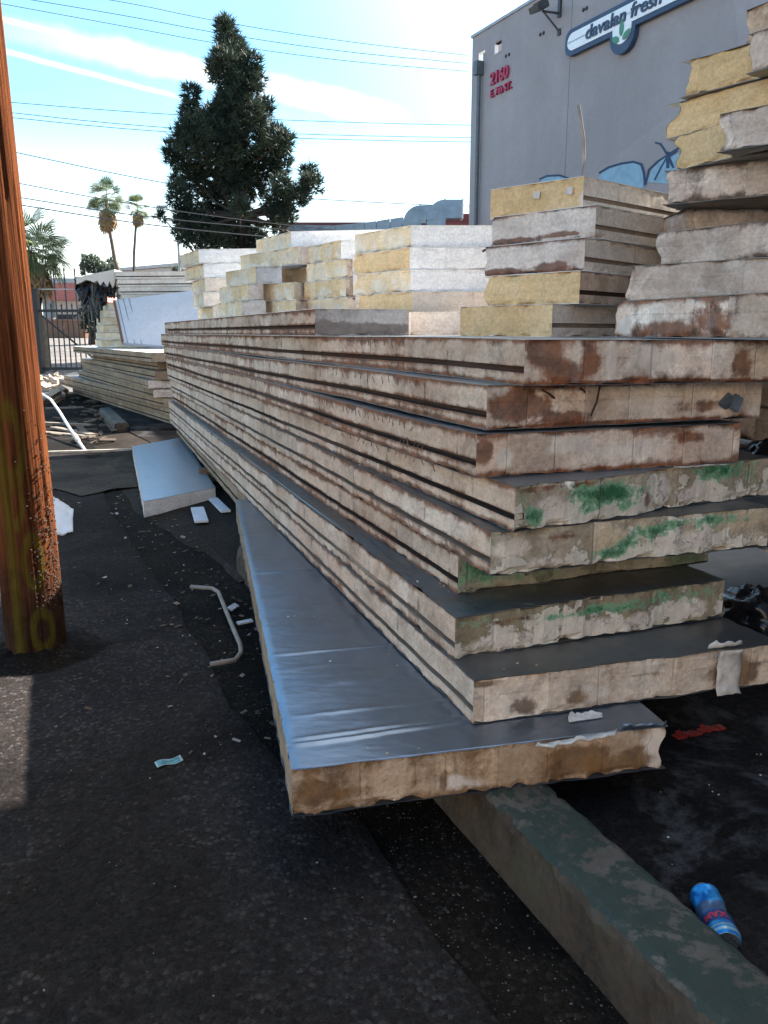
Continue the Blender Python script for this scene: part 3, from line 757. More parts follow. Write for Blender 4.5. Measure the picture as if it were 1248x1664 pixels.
# long duct, segment by segment, rising to the right
dk = empty('roof_duct', (p0.x, 40, zt_), 'long grey sheet metal duct run along the low roof under the wires', 'duct')
us = [468, 500, 520, 545, 575, 592, 612, 634, 656]; vt = [364, 365.5, 366, 366, 363.5, 361.5, 359, 355.5, 352.5]
for i in range(len(us) - 1):
    m1 = MB(); a, b_ = r3(us[i] + .35, vt[i], 39.6), r3(us[i + 1] - .35, vt[i + 1], 39.6)
    m1.add([Vector((x, y, z)) - Vector((p0.x, 40, zt_)) for x, y, z in ((a.x, 39.6, a.z - .62), (b_.x, 39.6, b_.z - .62), (b_.x, 39.6, b_.z), (a.x, 39.6, a.z), (a.x, 40.4, a.z - .62), (b_.x, 40.4, b_.z - .62), (b_.x, 40.4, b_.z), (a.x, 40.4, a.z))],
           ((0, 1, 2, 3), (5, 4, 7, 6), (3, 2, 6, 7), (4, 5, 1, 0), (4, 0, 3, 7), (1, 5, 6, 2)))
    m1.build('duct_section', DUCT, dk)
def gooseneck(ul, ur, vt_, vb, uend, label, Y):
    a, b_ = r3(ul, vb, Y), r3(ur, vb, Y); wdt = b_.x - a.x; top = r3(ul, vt_, Y).z; xe = r3(uend, vt_, Y).x
    g = empty('gooseneck_duct', (a.x, Y, a.z), label, 'duct', 'gooseneck ducts on the low roof')
    hgt = top - a.z; m1 = MB(); m1.add([], [])
    r_o = wdt * .95; out, inn = [], []
    for k in range(9):
        an = math.pi - math.pi / 2 * k / 8
        out.append((r_o + r_o * math.cos(an), hgt - r_o + r_o * math.sin(an)))
    poly = [(0, -.6), (wdt, -.6), (wdt, hgt - wdt * .95), (xe - a.x, hgt - wdt * .95), (xe - a.x, hgt)] + out[::-1]
    m1.prism(poly, lambda p, h: Vector((p[0], h, p[1])), wdt * .9)
    m1.build('elbow', DUCT, g)
    for (x_, z_, dx, dz_) in ((wdt / 2, hgt - wdt, wdt + .06, .05), (r_o, hgt - wdt * .475, .05, wdt * .95 + .06)):
        m2 = MB(); m2.box((x_, wdt * .45, z_), (dx, wdt * .9 + .06, dz_)); m2.build('flange', DUCT, g)
    m3 = MB(); m3.box((xe - a.x + .03, wdt * .45, hgt - wdt * .475), (.07, wdt * .95, wdt)); m3.build('outlet_rim', simple('duct_rim', (.5, .5, .5), .5), g)
gooseneck(655, 684, 333.5, 362, 702, 'lower gooseneck roof duct, the one further left', 38.2)
gooseneck(694, 724, 324, 362, 751, 'taller gooseneck roof duct beside the warehouse corner', 37.)

# ------------------------------------------------------------------ distant things behind the gate
hg = r3(190, 441, 75); hr = r3(290, 433, 75)
bb = empty('shed_building', (hg.x, 75, 0), 'pale long shed with a low sloping roof behind the thin palm', 'building')
mb = MB(); L = 16
xs_ = [r3(u, 440, 75).x - hg.x for u in (195, 292, 330)]
mb.prism([(xs_[0], 0), (xs_[2], 0), (xs_[2], hr.z), (xs_[1], hr.z), (xs_[0], hg.z)], lambda p, h: Vector((p[0], h, p[1])), 12)
mb.build('shed_wall', simple('shed_cream', (.42, .40, .37), .8), bb)
mb = MB(); mb.prism([(xs_[0] - .3, hg.z), (xs_[1], hr.z + .03), (xs_[2], hr.z + .03), (xs_[2], hr.z + .3), (xs_[1], hr.z + .3), (xs_[0] - .3, hg.z + .25)], lambda p, h: Vector((p[0], h - .3, p[1])), 13)
mb.build('shed_roof', simple('shed_roof', (.36, .36, .36), .7), bb)
# overpass / long grey roofline and red roofed house beyond the gate
q0, q1 = r3(20, 452, 110), r3(135, 455, 110)
vb = empty('overpass', (q0.x, 110, 0), 'long grey concrete overpass far beyond the gate', 'bridge')
mb = MB(); mb.box(((q1.x - q0.x) / 2, 4, q0.z - 1.), (q1.x - q0.x + 8, 8, 2.)); mb.build('deck', simple('overpass_concrete', (.30, .31, .33), .9), vb)
for k in range(4):
    mb = MB(); mb.box(((q1.x - q0.x) * (k + .3) / 4, 4, (q0.z - 2.) / 2 + .4), (1.2, 2, q0.z - 2.8)); mb.build('pier', MATS['overpass_concrete'], vb)
h0 = r3(88, 488, 62); h1 = r3(140, 488, 62)
hb = empty('red_roof_house', (h0.x, 62, 0), 'house with a faded red roof seen through the gate bars', 'house')
mb = MB(); wd_ = h1.x - h0.x; mb.box((wd_ / 2, 3, h0.z / 2), (wd_, 6, h0.z - .02)); mb.build('house_wall', simple('house_wall', (.42, .33, .28), .9), hb)
mb = MB(); mb.prism([(-.4, h0.z), (wd_ + .4, h0.z), (wd_ - .3, h0.z + 1.2), (.3, h0.z + 1.2)], lambda p, h: Vector((p[0], h - .4, p[1])), 6.8); mb.build('house_roof', simple('red_roof', (.36, .12, .10), .8), hb)
for k in range(3):
    mb = MB(); mb.box((wd_ * (.2 + .3 * k), -.02, h0.z * .62), (.7, .06, .9)); mb.build('window', DKM, hb)
# fence wall / orange container
w0 = r3(72, 528, 52); mb = MB()
ct = empty('orange_skip', (w0.x, 52, gz(52)), 'rust orange skip seen low through the gate bars', 'skip')
mb.add([Vector(p) for p in ((0, 0, 0), (2.4, 0, 0), (2.4, 1.6, 0), (0, 1.6, 0), (-.4, -.1, 1.1), (2.8, -.1, 1.1), (2.8, 1.7, 1.1), (-.4, 1.7, 1.1))], ((0, 3, 2, 1), (4, 5, 6, 7), (0, 1, 5, 4), (1, 2, 6, 5), (2, 3, 7, 6), (3, 0, 4, 7)))
ORG = simple('skip_orange', (.20, .10, .06), .7); mb.build('bin', ORG, ct)
mb = MB(); mb.box((1.2, -.14, 1.06), (3.3, .12, .12)); mb.build('lip', ORG, ct)
# cars
GLS = simple('car_glass', (.03, .04, .05), .12, var=.05); TYR = simple('tyre_rubber', (.02, .02, .02), .9); RIM = simple('wheel_rim', (.4, .4, .42), .4, metal=.7)
def car(x, y, rz, paint, label):
    g = empty('parked_car', (x, y, gz(y)), label, 'car', 'cars parked across the street', rz)
    prof = [(-2.1, .35), (2.1, .35), (2.15, .62), (1.9, .82), (1.05, .93), (.45, 1.42), (-.95, 1.45), (-1.65, .98), (-2.1, .9)]
    m1 = MB(); m1.prism(prof, lambda p, h: Vector((p[0], h - .85 , p[1])), 1.7); m1.build('body', paint, g, bevel=.05)
    m1 = MB(); m1.prism([(.95, .95), (.4, 1.36), (-.9, 1.38), (-1.45, 1.0)], lambda p, h: Vector((p[0], h - .865, p[1])), 1.73); m1.build('side_window', GLS, g)
    m1 = MB(); m1.add([Vector(p) for p in ((1.06, -.7, .95), (1.06, .7, .95), (.5, .62, 1.385), (.5, -.62, 1.385))], ((0, 1, 2, 3),)); m1.V = [(a + .02, b_, c__ + .01) for a, b_, c__ in m1.V]; m1.build('windscreen', GLS, g)
    for (wx, wy) in ((1.3, -.8), (1.3, .8), (-1.35, -.8), (-1.35, .8)):
        m1 = MB(); m1.tube([(wx, wy - .11, .33), (wx, wy + .11, .33)], .33, 16); wh = m1.build('wheel', TYR, g)
        m1 = MB(); m1.tube([(wx, wy - .12, .33), (wx, wy + .12, .33)], .2, 12); m1.build('rim', RIM, wh)
    for sy in (-.6, .6):
        m1 = MB(); m1.box((2.1, sy, .72), (.12, .3, .14)); m1.build('headlight', simple('headlight', (.7, .7, .7), .2), g)
for (u, v, Y, rz, c, lb) in ((124, 548, 64, 1.9, (.42, .52, .62), 'pale blue car parked nearest beyond the gate'), (108, 541, 70, 2.2, (.55, .56, .58), 'silver car parked behind the pale blue one'),
                             (96, 536, 74, 2.6, (.30, .05, .04), 'dark red car parked beyond the orange skip'), (150, 540, 56, 2.9, (.12, .13, .15), 'black car parked beneath the dark roadside tree')):
    x_ = (u - CX) / F * (Y * CP); car(x_, Y, rz, simple('car_paint_%d' % u, c, .3, var=.05), lb)

# ------------------------------------------------------------------ vegetation
def leafm(name, c1, c2, rough=.6, trans=.25):
    def fn(t, b):
        v = t.obj(); n = t.noise(v, 1.3, 4); f = t.noise(v, 9, 3)
        t.put(b.inputs['Base Color'], t.scale_col(t.mix(t.ss(n, .35, .65), c1, c2), t.ss(f, .3, .7, .7, 1.3)))
        b.inputs['Roughness'].default_value = rough; b.inputs['Transmission Weight'].default_value = 0.
        b.inputs['Specular IOR Level'].default_value = .3
        tl = t.add('ShaderNodeBsdfTranslucent'); t.put(tl.inputs[0], c2); ms = t.add('ShaderNodeMixShader'); ms.inputs[0].default_value = trans
        out = t.n['Material Output']; t.l.new(b.outputs[0], ms.inputs[1]); t.l.new(tl.outputs[0], ms.inputs[2]); t.l.new(ms.outputs[0], out.inputs[0])
    return mat(name, fn)
BARK = simple('pine_bark', (.035, .026, .022), .95, var=.4, scale=5, bump=.6, bscale=14)
NEED = leafm('pine_needles', (.012, .024, .018), (.038, .054, .034), trans=.12)
def tufts(cl, per, nl, nw, rs, up=.5):
    """needle tufts through the clump volumes: (centre, radius)"""
    V, Fc = [], []
    for c, r in cl:
        k = int(per * r * r) + 12
        for _ in range(k):
            d = Vector((rs.gauss(0, 1), rs.gauss(0, 1), rs.gauss(0, 1))).normalized()
            rad = r * (rs.random() ** .45) * (1 + .22 * fbm(d.x * 2 + c.x, d.y * 2 + c.y, d.z * 2 + c.z, 2))
            p = c + Vector((d.x, d.y, d.z * 1.05)) * rad
            ax = (d * .75 + Vector((0, 0, up)) + Vector((rs.gauss(0, .35), rs.gauss(0, .35), rs.gauss(0, .35)))).normalized()
            s1 = ax.orthogonal().normalized(); s2 = ax.cross(s1); n = 7
            for j in range(n):
                a = 2 * math.pi * (j + rs.random() * .6) / n; sp = .35 + rs.random() * .75
                dd = (ax + (s1 * math.cos(a) + s2 * math.sin(a)) * sp).normalized(); l = nl * (.6 + .7 * rs.random())
                wv = dd.cross(Vector((rs.gauss(0, 1), rs.gauss(0, 1), rs.gauss(0, 1)))).normalized() * nw
                b_ = len(V); V += [p - wv, p + wv, p + dd * l]; Fc.append((b_, b_ + 1, b_ + 2))
    return V, Fc
def clump_tree(name, label, cat, clumps, base, trunk, needle, leafmat, per, barkm=BARK, seed=3, group=None, branches=True, shoots=0):
    rs = random.Random(seed); g = empty(name, base, label, cat, group); B = Vector(base)
    cl = [(Vector(c) - B, r) for c, r in clumps]
    V, Fc = tufts(cl, per, needle[0], needle[1], rs)
    for _ in range(shoots):    # upright leading shoots on the outline
        c, r = rs.choice(cl); p = c + Vector((rs.gauss(0, .4) * r, rs.gauss(0, .3) * r, r * .75))
        for k in range(16):
            h_ = k * .055; a = rs.random() * 6.28; dd = Vector((math.cos(a), math.sin(a), .9)).normalized(); b_ = len(V); wv = dd.orthogonal().normalized() * needle[1]
            V += [p + Vector((0, 0, h_)) - wv, p + Vector((0, 0, h_)) + wv, p + Vector((0, 0, h_)) + dd * .22]; Fc.append((b_, b_ + 1, b_ + 2))
    mesh_np('crown', V, Fc, g, [leafmat])
    mb = MB(); pts, rad = trunk
    mb.tube([Vector(p) - B for p in pts], rad, 10); mb.build('trunk', barkm, g, smooth=True)
    if branches:
        mb = MB(); tp = [Vector(p) - B for p in pts]
        for c, r in cl:
            # leave the trunk lower than the clump
            zz = c.z - (abs(c.x) + abs(c.y)) * .45
            k = min(range(len(tp)), key=lambda i: abs(tp[i].z - max(zz, tp[1].z)))
            a = tp[k]; mid = (a + c) / 2 + Vector((0, 0, -.12 * (c - a).length))
            mb.tube([a, mid, c], [.07 + .02 * r, .05, .02], 5, caps=False)
        mb.build('limb', barkm, g)
    return g
PT = [(545, 150, 42), (540, 205, 68), (545, 260, 85), (575, 330, 88), (480, 400, 58), (530, 360, 80), (560, 450, 100), (610, 480, 60), (600, 540, 80), (540, 560, 75),
      (720, 430, 50), (715, 500, 65), (705, 560, 75), (730, 620, 80), (310, 650, 55), (375, 605, 48), (430, 640, 75), (330, 720, 85), (280, 770, 55), (450, 760, 110), (590, 690, 100),
      (720, 740, 80), (830, 830, 85), (900, 880, 60), (700, 850, 115), (560, 880, 125), (400, 870, 115), (300, 890, 75), (230, 920, 58), (215, 1080, 48), (320, 1030, 95), (450, 1030, 125),
      (600, 1020, 125), (740, 980, 125), (860, 960, 78), (290, 1190, 72), (420, 1160, 110), (560, 1130, 105), (690, 1090, 75), (1030, 1040, 62), (1060, 1110, 58), (980, 1190, 65),
      (860, 1230, 88), (890, 1130, 55), (830, 1320, 65), (920, 1290, 55), (255, 1310, 60), (340, 1300, 92), (450, 1330, 115), (560, 1370, 105), (660, 1270, 55), (320, 1420, 60),
      (600, 1440, 90), (480, 1450, 90), (690, 1390, 60), (380, 1400, 80), (195, 1310, 28), (700, 1330, 45)]
TY = 34.; kpx = TY / F; rs = random.Random(11)
clumps = []
for (a, b_, r) in PT:
    q = r3(220 + a / 3.67, b_ / 3.67, TY); rr_ = r / 3.67 * kpx * .97
    clumps.append((Vector((q.x, TY + rs.uniform(-1., 1.) * min(2.2, 1.1 + rr_ * .4), q.z)), rr_))
tb = r3(392, 400, TY)
clump_tree('pine_tree', 'tall dark pine with a ragged pointed crown rising behind the pale stacks', 'tree', clumps, (tb.x, TY, gz(TY)),
           ([(tb.x, TY, gz(TY)), (tb.x, TY, 3.5), (tb.x + .1, TY, 6), (tb.x - .1, TY, 8), (tb.x - .3, TY, 10), (tb.x - .45, TY, 12.2)], [.42, .36, .28, .2, .13, .05]), (.32, .024), NEED, 520, seed=5, shoots=0)
# roadside trees
GREY = leafm('hazy_leaves', (.07, .095, .075), (.11, .135, .10), trans=.3)
def bushy(name, label, pix, Y, per, seed, m, nl=(.5, .09), group=None, trunk=True):
    rs = random.Random(seed); cl = []
    for (u, v, r) in pix:
        q = r3(u, v, Y); cl.append((Vector((q.x, Y + rs.uniform(-.6, .6) * r * Y / F, q.z)), r * Y / F))
    b0_ = sum((c for c, r in cl), Vector()) / len(cl); z0 = gz(Y)
    clump_tree(name, label, 'tree', cl, (b0_.x, Y, z0), ([(b0_.x, Y, z0), (b0_.x, Y, (z0 + b0_.z) / 2), (b0_.x, Y, b0_.z)], [.3, .22, .1]), nl, m, per, seed=seed, group=group)
bushy('broadleaf_tree', 'hazy grey green tree with a rounded top far behind the gate', [(146, 424, 11), (138, 432, 9), (155, 431, 11), (146, 440, 13), (163, 437, 8), (171, 441, 7)], 80, 46, 21, GREY)
bushy('broadleaf_tree', 'smaller hazy tree standing just right of the tall palm trunk', [(182, 428, 7), (184, 438, 8), (178, 441, 7)], 86, 60, 22, GREY)
bushy('broadleaf_tree', 'small grey tree peeking over the sloping shed roof', [(287, 438, 4), (284, 442, 4), (291, 441, 4)], 70, 90, 24, GREY, (.3, .06))
DKL = leafm('dark_leaves', (.022, .034, .022), (.040, .055, .034), trans=.15)
bushy('broadleaf_tree', 'dark tree behind the gate under the torn black sheet', [(148, 495, 13), (155, 512, 14), (146, 528, 12), (160, 532, 10), (140, 508, 9)], 44, 160, 23, DKL, (.35, .06))
bushy('broadleaf_tree', 'pale grey hedge like tree low behind the fence posts', [(100, 476, 9), (116, 474, 9), (88, 474, 9), (128, 478, 7)], 92, 40, 25, GREY)

PALMT = simple('palm_trunk', (.13, .10, .075), .95, var=.35, scale=6, bump=.6, bscale=10)
PALMG = leafm('palm_green', (.055, .09, .04), (.13, .16, .07), trans=.3); PALMD = leafm('palm_dead', (.22, .13, .06), (.32, .21, .11), trans=.2)
def frond_mesh(name, ln, segs, m, width):
    V, Fc = [], []
    # petiole then a folded fan of leaflets
    st = .45 * ln
    V += [(0, -.012 * ln, 0), (0, .012 * ln, 0), (st, .008 * ln, .01), (st, -.008 * ln, .01)]; Fc.append((0, 1, 2, 3))
    for i in range(segs):
        a = (i / (segs - 1) - .5) * 2.5; l = ln * .62 * (1 - .16 * abs(a)); d = Vector((math.cos(a), math.sin(a), 0)); n = Vector((-d.y, d.x, 0)) * width * ln
        o = Vector((st, 0, .01)); m1 = o + d * l * .55 + Vector((0, 0, .02)); e = o + d * l + Vector((0, 0, -.12 * ln * (1 + .4 * (i % 2))))
        b_ = len(V); V += [tuple(o), tuple(m1 - n), tuple(m1 + n), tuple(e)]; Fc += [(b_, b_ + 1, b_ + 2), (b_ + 1, b_ + 3, b_ + 2)]
    me = D.meshes.new(name); me.from_pydata([tuple(v) for v in V], [], Fc); me.materials.append(m); return me
def palm(label, Y, tr, top, ln, nf, seed, skirt, trr):
    rs = random.Random(seed); b0_ = r3(*tr[0], Y); base = Vector((b0_.x, Y, gz(Y))); pts = [base.copy()] + [r3(*q, Y) for q in tr]
    pts = [p for p in pts if p.z >= base.z]; pts.sort(key=lambda p: p.z)
    g = empty('palm_tree', base, label, 'palm tree', 'fan palms behind the gate')
    mb = MB(); n = len(pts); mb.tube([p - base for p in pts], [trr * (1.25 - .5 * i / (n - 1)) for i in range(n)], 10); mb.build('trunk', PALMT, g, smooth=True)
    c = r3(*top, Y) - base
    me = frond_mesh('frond', ln, 17, PALMG, .019)
    for i in range(nf):
        el = math.asin(max(-1, min(1, rs.uniform(-.75, 1.)))); az = i * 2.39996 + rs.uniform(-.2, .2)
        o = D.objects.new('frond', me); COL.objects.link(o); o.parent = g
        o.location = c + Vector((0, 0, rs.uniform(-.12, .12) * ln)); o.rotation_euler = (rs.uniform(-.5, .5), -el, az); s_ = rs.uniform(.8, 1.12); o.scale = (s_, s_, s_)
    if skirt:
        mb = MB(); me2 = frond_mesh('dead_frond', ln * .85, 9, PALMD, .05)
        Vs = [Vector(v.co) for v in me2.vertices]; Fs = [tuple(p.vertices) for p in me2.polygons]
        for i in range(30):
            az = rs.uniform(0, 6.28); el = rs.uniform(-1.45, -.95); M = Matrix.Translation(c + Vector((0, 0, -rs.uniform(.05, skirt)))) @ Matrix.Rotation(az, 4, 'Z') @ Matrix.Rotation(-el, 4, 'Y')
            mb.add([M @ v for v in Vs], Fs)
        D.meshes.remove(me2)
        mb.build('dead_skirt', PALMD, g)
palm('tall fan palm with a shaggy brown skirt of dead fronds', 40, [(191, 437), (187, 425), (182, 395), (178, 375), (175, 350), (173, 325)], (173, 322), 1.1, 34, 31, .8, .085)
palm('thin straight fan palm with a small round crown', 46, [(218, 440), (218, 410), (220, 380), (222, 345)], (223, 338), .8, 28, 32, .4, .075)
palm('low fan palm with sunlit fronds close behind the wooden pole', 29, [(72, 600), (68, 540), (62, 470), (56, 440), (52, 415)], (50, 408), 1.55, 52, 33, .5, .2)

# street light
sl0 = r3(291, 420, 42); sl1 = r3(289, 352, 42)
g = empty('street_lamp', (sl0.x, 42, gz(42)), 'slim grey street lamp with a long arm in front of the pine', 'street lamp')
LMP = simple('lamp_post_grey', (.36, .38, .39), .5, metal=.4)
mb = MB(); mb.tube([(0, 0, 0), (0, 0, sl1.z - gz(42))], [.09, .06], 8); mb.build('post', LMP, g)
ax_ = r3(262, 351, 42).x - sl0.x; hz_ = sl1.z - gz(42)
mb = MB(); mb.tube([(0, 0, hz_ - .15), (ax_ * .35, 0, hz_ + .25), (ax_ * .8, 0, hz_ + .45)], .03, 6); mb.build('arm', LMP, g)
mb = MB(); mb.box((ax_ * .9, 0, hz_ + .45), (.55, .22, .12)); mb.build('lamp_head', LMP, g, bevel=.03)

# ------------------------------------------------------------------ overhead wires
WIRE = simple('wire_insulation', (.05, .05, .055), .6, var=.1, bump=0)
wires = [([(-20, -28), (190, 0), (345, 34), (560, 68), (760, 90)], 46, .011, 'topmost overhead wire crossing the tip of the pine'),
         ([(-20, -12), (220, 28), (350, 54), (560, 85), (760, 103)], 44, .011, 'second overhead wire from the top crossing the pine tip'),
         ([(-20, 2), (220, 46), (345, 70), (560, 100), (760, 116)], 42, .010, 'third overhead wire from the top, just above the contrail'),
         ([(-10, 164), (220, 183), (450, 195), (640, 201), (790, 204)], 40, .010, 'upper wire of the three crossing the middle of the pine'),
         ([(-10, 180), (220, 205), (450, 217), (640, 222), (790, 224)], 39.4, .010, 'middle wire of the three crossing the middle of the pine'),
         ([(-10, 188), (220, 212), (450, 224), (640, 229), (790, 231)], 38.6, .010, 'lower wire of the three crossing the middle of the pine'),
         ([(-10, 240), (265, 299), (420, 318), (640, 331), (790, 336)], 36, .012, 'long wire sloping past the top of the tall palm'),
         ([(-10, 290), (145, 320), (290, 344), (480, 368), (640, 382)], 28, .010, 'wire sloping between the two distant palm crowns'),
         ([(-10, 314), (180, 345), (290, 358), (400, 368), (640, 388)], 27, .011, 'wire running just above the street lamp arm'),
         ([(-10, 326), (180, 357), (290, 371), (400, 382), (640, 402)], 26.5, .012, 'lowest wire, crossing the street lamp post')]
for px, Y, r, lb in wires:
    pts = [r3(u, v, Y + .002 * u) for u, v in px]
    # smooth the hanging curve
    cu = [Vector(p) for p in pts]
    for _ in range(2):
        nw = [cu[0]]
        for a, b_ in zip(cu, cu[1:]): nw += [a * .75 + b_ * .25, a * .25 + b_ * .75]
        cu = nw + [cu[-1]]
    mb = MB(); mb.tube(cu, r * 1.55, 5); o = mb.build('overhead_wire', WIRE, None, loc=cu[0]); tag(o, lb, 'wire', 'overhead wires')

# ------------------------------------------------------------------ iron gate
IRON = simple('black_iron', (.018, .018, .02), .6, var=.3)
GY = 28.; gzb = gz(GY)
gl, gr = r3(66, 600, GY), r3(172, 600, GY)
ga = empty('iron_gate', (gl.x, GY, gzb), 'black iron picket gate with tall bars and heavy left post', 'gate')
zt1 = r3(100, 440, GY).z - gzb; zt2 = r3(100, 497, GY).z - gzb; zr = [r3(100, v, GY).z - gzb for v in (470, 505, 599)]
mb = MB(); mb.box((-.02, 0, r3(60, 470, GY).z / 2 - .1), (.27, .27, r3(60, 470, GY).z - gzb)); mb.build('post', IRON, ga)
wd_ = gr.x - gl.x
for k, z in enumerate(zr):
    mb = MB(); mb.box((wd_ / 2, 0, z), (wd_, .05, .035 if k == 0 else .09)); mb.build('rail', SKIN if k == 0 else IRON, ga)
sp_ = 8.25 / F * GY; k = 0; x = .35
mt, ms_ = MB(), MB()
mt.box((0, 0, zt1 / 2 + .05), (.035, .035, zt1 - .1)); ms_.box((0, 0, zt2 / 2 + .05), (.035, .035, zt2 - .1))
mt.add([(-.03, -.03, zt1), (.03, -.03, zt1), (.03, .03, zt1), (-.03, .03, zt1), (0, 0, zt1 + .12)], ((0, 1, 4), (1, 2, 4), (2, 3, 4), (3, 0, 4)))
ms_.add([(-.03, -.03, zt2), (.03, -.03, zt2), (.03, .03, zt2), (-.03, .03, zt2), (0, 0, zt2 + .1)], ((0, 1, 4), (1, 2, 4), (2, 3, 4), (3, 0, 4)))
ot = mt.build('picket', IRON, ga); osr = ms_.build('picket', IRON, ga); first = {0: True, 1: True}
while x < wd_:
    src = ot if k % 2 == 0 else osr
    if first[k % 2]: o = src; first[k % 2] = False
    else: o = src.copy(); COL.objects.link(o); o.parent = ga
    o.location = (x, 0, 0); x += sp_; k += 1
mb = MB(); mb.tube([(.2, -.04, zr[1] - .15), (wd_ * .9, -.04, .35)], .03, 6); mb.build('brace', IRON, ga)

# ------------------------------------------------------------------ utility pole
def pole_fn(t, b):
    u = t.uv(); x, y, z = t.sep(u); v = t.xyz(t.m('MULTIPLY', x, 1.), y, 0.)
    g1 = t.noise(t.mapv(v, (62., 1.6, 1.)), 1., 7, .65); g2 = t.noise(t.mapv(v, (18., .5, 1.)), 1., 6, .6); n = t.noise(v, 5, 7, .65)
    col = t.mix(t.ss(g1, .32, .68), (.065, .021, .009), (.19, .062, .0235))
    col = t.scale_col(col, t.ss(g2, .3, .7, .6, 1.15))
    dk = t.ss(g1, .30, .36, 1., 0.)
    col = t.mix(t.m('MULTIPLY', dk, .75), col, (.025, .013, .008))
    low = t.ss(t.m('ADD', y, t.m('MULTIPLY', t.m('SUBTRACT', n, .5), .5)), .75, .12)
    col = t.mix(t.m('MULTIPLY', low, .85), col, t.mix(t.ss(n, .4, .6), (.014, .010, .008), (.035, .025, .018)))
    # sprayed loops of yellow paint
    pm = None
    ring = [(.02, .50, .042, .11), (.035, .16, .045, .09), (-.03, 1.05, .05, .16), (-.04, .78, .035, .1)]
    for (cx, cy, rx, ry) in ring:
        dx = t.m('DIVIDE', t.m('SUBTRACT', x, cx), rx); dy = t.m('DIVIDE', t.m('SUBTRACT', y, cy), ry)
        d = t.m('SQRT', t.m('ADD', t.m('MULTIPLY', dx, dx), t.m('MULTIPLY', dy, dy)))
        r_ = t.ss(t.m('ABSOLUTE', t.m('SUBTRACT', d, 1.)), .5, .12)
        pm = r_ if pm is None else t.m('MAXIMUM', pm, r_)
    st = t.m('MULTIPLY', t.ss(t.m('ABSOLUTE', t.m('ADD', x, .075)), .035, .01), t.ss(y, 1.5, .9))
    pm = t.m('MULTIPLY', t.m('MAXIMUM', pm, st), t.ss(t.m('ADD', n, t.m('MULTIPLY', g1, .4)), .45, .75, .35, .95))
    col = t.mix(t.m('MULTIPLY', pm, .62), col, (.12, .098, .013))
    t.put(b.inputs['Base Color'], col); b.inputs['Roughness'].default_value = 1.; b.inputs['Specular IOR Level'].default_value = .05
    t.put(b.inputs['Normal'], t.bump(t.m('ADD', g1, t.m('MULTIPLY', g2, .6)), .9, .02))
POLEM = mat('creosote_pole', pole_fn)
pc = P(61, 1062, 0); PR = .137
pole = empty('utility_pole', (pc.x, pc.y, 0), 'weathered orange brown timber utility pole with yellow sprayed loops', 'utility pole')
NA, NZ, PHT = 120, 260, 9.5
fa = math.atan2(-pc.y, -pc.x)           # direction of the viewer; arc length is measured from there
V, Fc, UV = [], [], []
cracks = [(-.055, .0, 3.), (-.02, .0, 1.0), (.03, .2, 1.6), (.075, 2.3, 4.), (.12, .8, 2.2), (-.13, 0, 4)]
for j in range(NZ + 1):
    z = -.1 + PHT * (j / NZ) ** 1.5; r = PR * (1 - .045 * min(z, 5)) * (1 + .06 * max(0, .5 - z))
    for i in range(NA + 1):
        a = 2 * math.pi * i / NA - math.pi; s = a * PR
        ii = i % NA; aa = 2 * math.pi * ii / NA
        rr_ = r + .003 * fbm(math.cos(aa) * 9, math.sin(aa) * 9, z * .5, 3) + .0025 * fbm(math.cos(aa) * 22, math.sin(aa) * 22, z * .9 + 5, 2)
        for (cs, za, zb_) in cracks:
            w_ = .007; dx = (s - cs - .006 * fbm(z * 1.2, cs * 50, 0, 2)) / w_
            if abs(dx) < 1 and za - .2 < z < zb_: rr_ -= .011 * (1 - dx * dx)
        th = fa + a
        V.append((rr_ * math.cos(th) - .010 * max(0, z - .6), rr_ * math.sin(th), z)); UV.append((s, z))
n = NA + 1
for j in range(NZ):
    for i in range(NA): Fc.append((j * n + i, j * n + i + 1, (j + 1) * n + i + 1, (j + 1) * n + i))
me = D.meshes.new('shaft'); me.from_pydata(V, [], Fc); uvl = me.uv_layers.new(name='UVMap'); li = np.empty(len(me.loops), dtype=np.int32); me.loops.foreach_get('vertex_index', li)
uvl.data.foreach_set('uv', np.array(UV, dtype=np.float32)[li].ravel()); me.polygons.foreach_set('use_smooth', [True] * len(me.polygons))
link('shaft', me, pole, [POLEM])
mb = MB(); rs = random.Random(9)                        # staples and nails left in the wood
for _ in range(300):
    a = fa + rs.gauss(.75, .38); z = rs.betavariate(1.6, 3.2) * 1.1 + .22; p = Vector((math.cos(a), math.sin(a), 0)) * (PR + .001) + Vector((0, 0, z))
    mb.box(p, (.004, .005 + .006 * rs.random(), .0025 + .004 * rs.random()), a, tilt=(rs.uniform(-1, 1), rs.uniform(-.5, .5)))
tag(mb.build('staple', simple('rusty_staple', (.06, .04, .03), .8, metal=.2, var=.4), pole), kind='stuff')

# ------------------------------------------------------------------ the long main pile
FARY = 11.3; UF = {1: 287, 2: 276, 3: 274, 4: 280, 5: 277, 6: 272, 7: 270, 8: 266, 9: 262}
MG = 'long panels of the main pile'
fl_, fr_ = {}, {}
FRONT = {2: ((770, 1108), (1268, 1045)), 3: ((740, 1005), (1178, 943)), 5: ((798, 862), (1252, 824)), 6: ((838, 790), (1262, 742)), 7: ((765, 705), (1205, 687)), 8: ((790, 630), (1235, 616))}
for i, (a, b_) in FRONT.items():
    zt_ = lev(i) + T; fl_[i], fr_[i] = P(*a, zt_), P(*b_, zt_)
fl_[7] = Vector((.30, 2.66)); fr_[7] = Vector((1.30, 3.0)); fl_[8] = Vector((.335, 2.70)); fr_[8] = Vector((1.39, 3.06))
fl_[4] = Vector((.262, 2.80)); fr_[4] = Vector((1.31, 3.22))
fl_[9] = Q(853, 2.68, 1.5); fr_[9] = Q(1300, 2.98, 1.5)
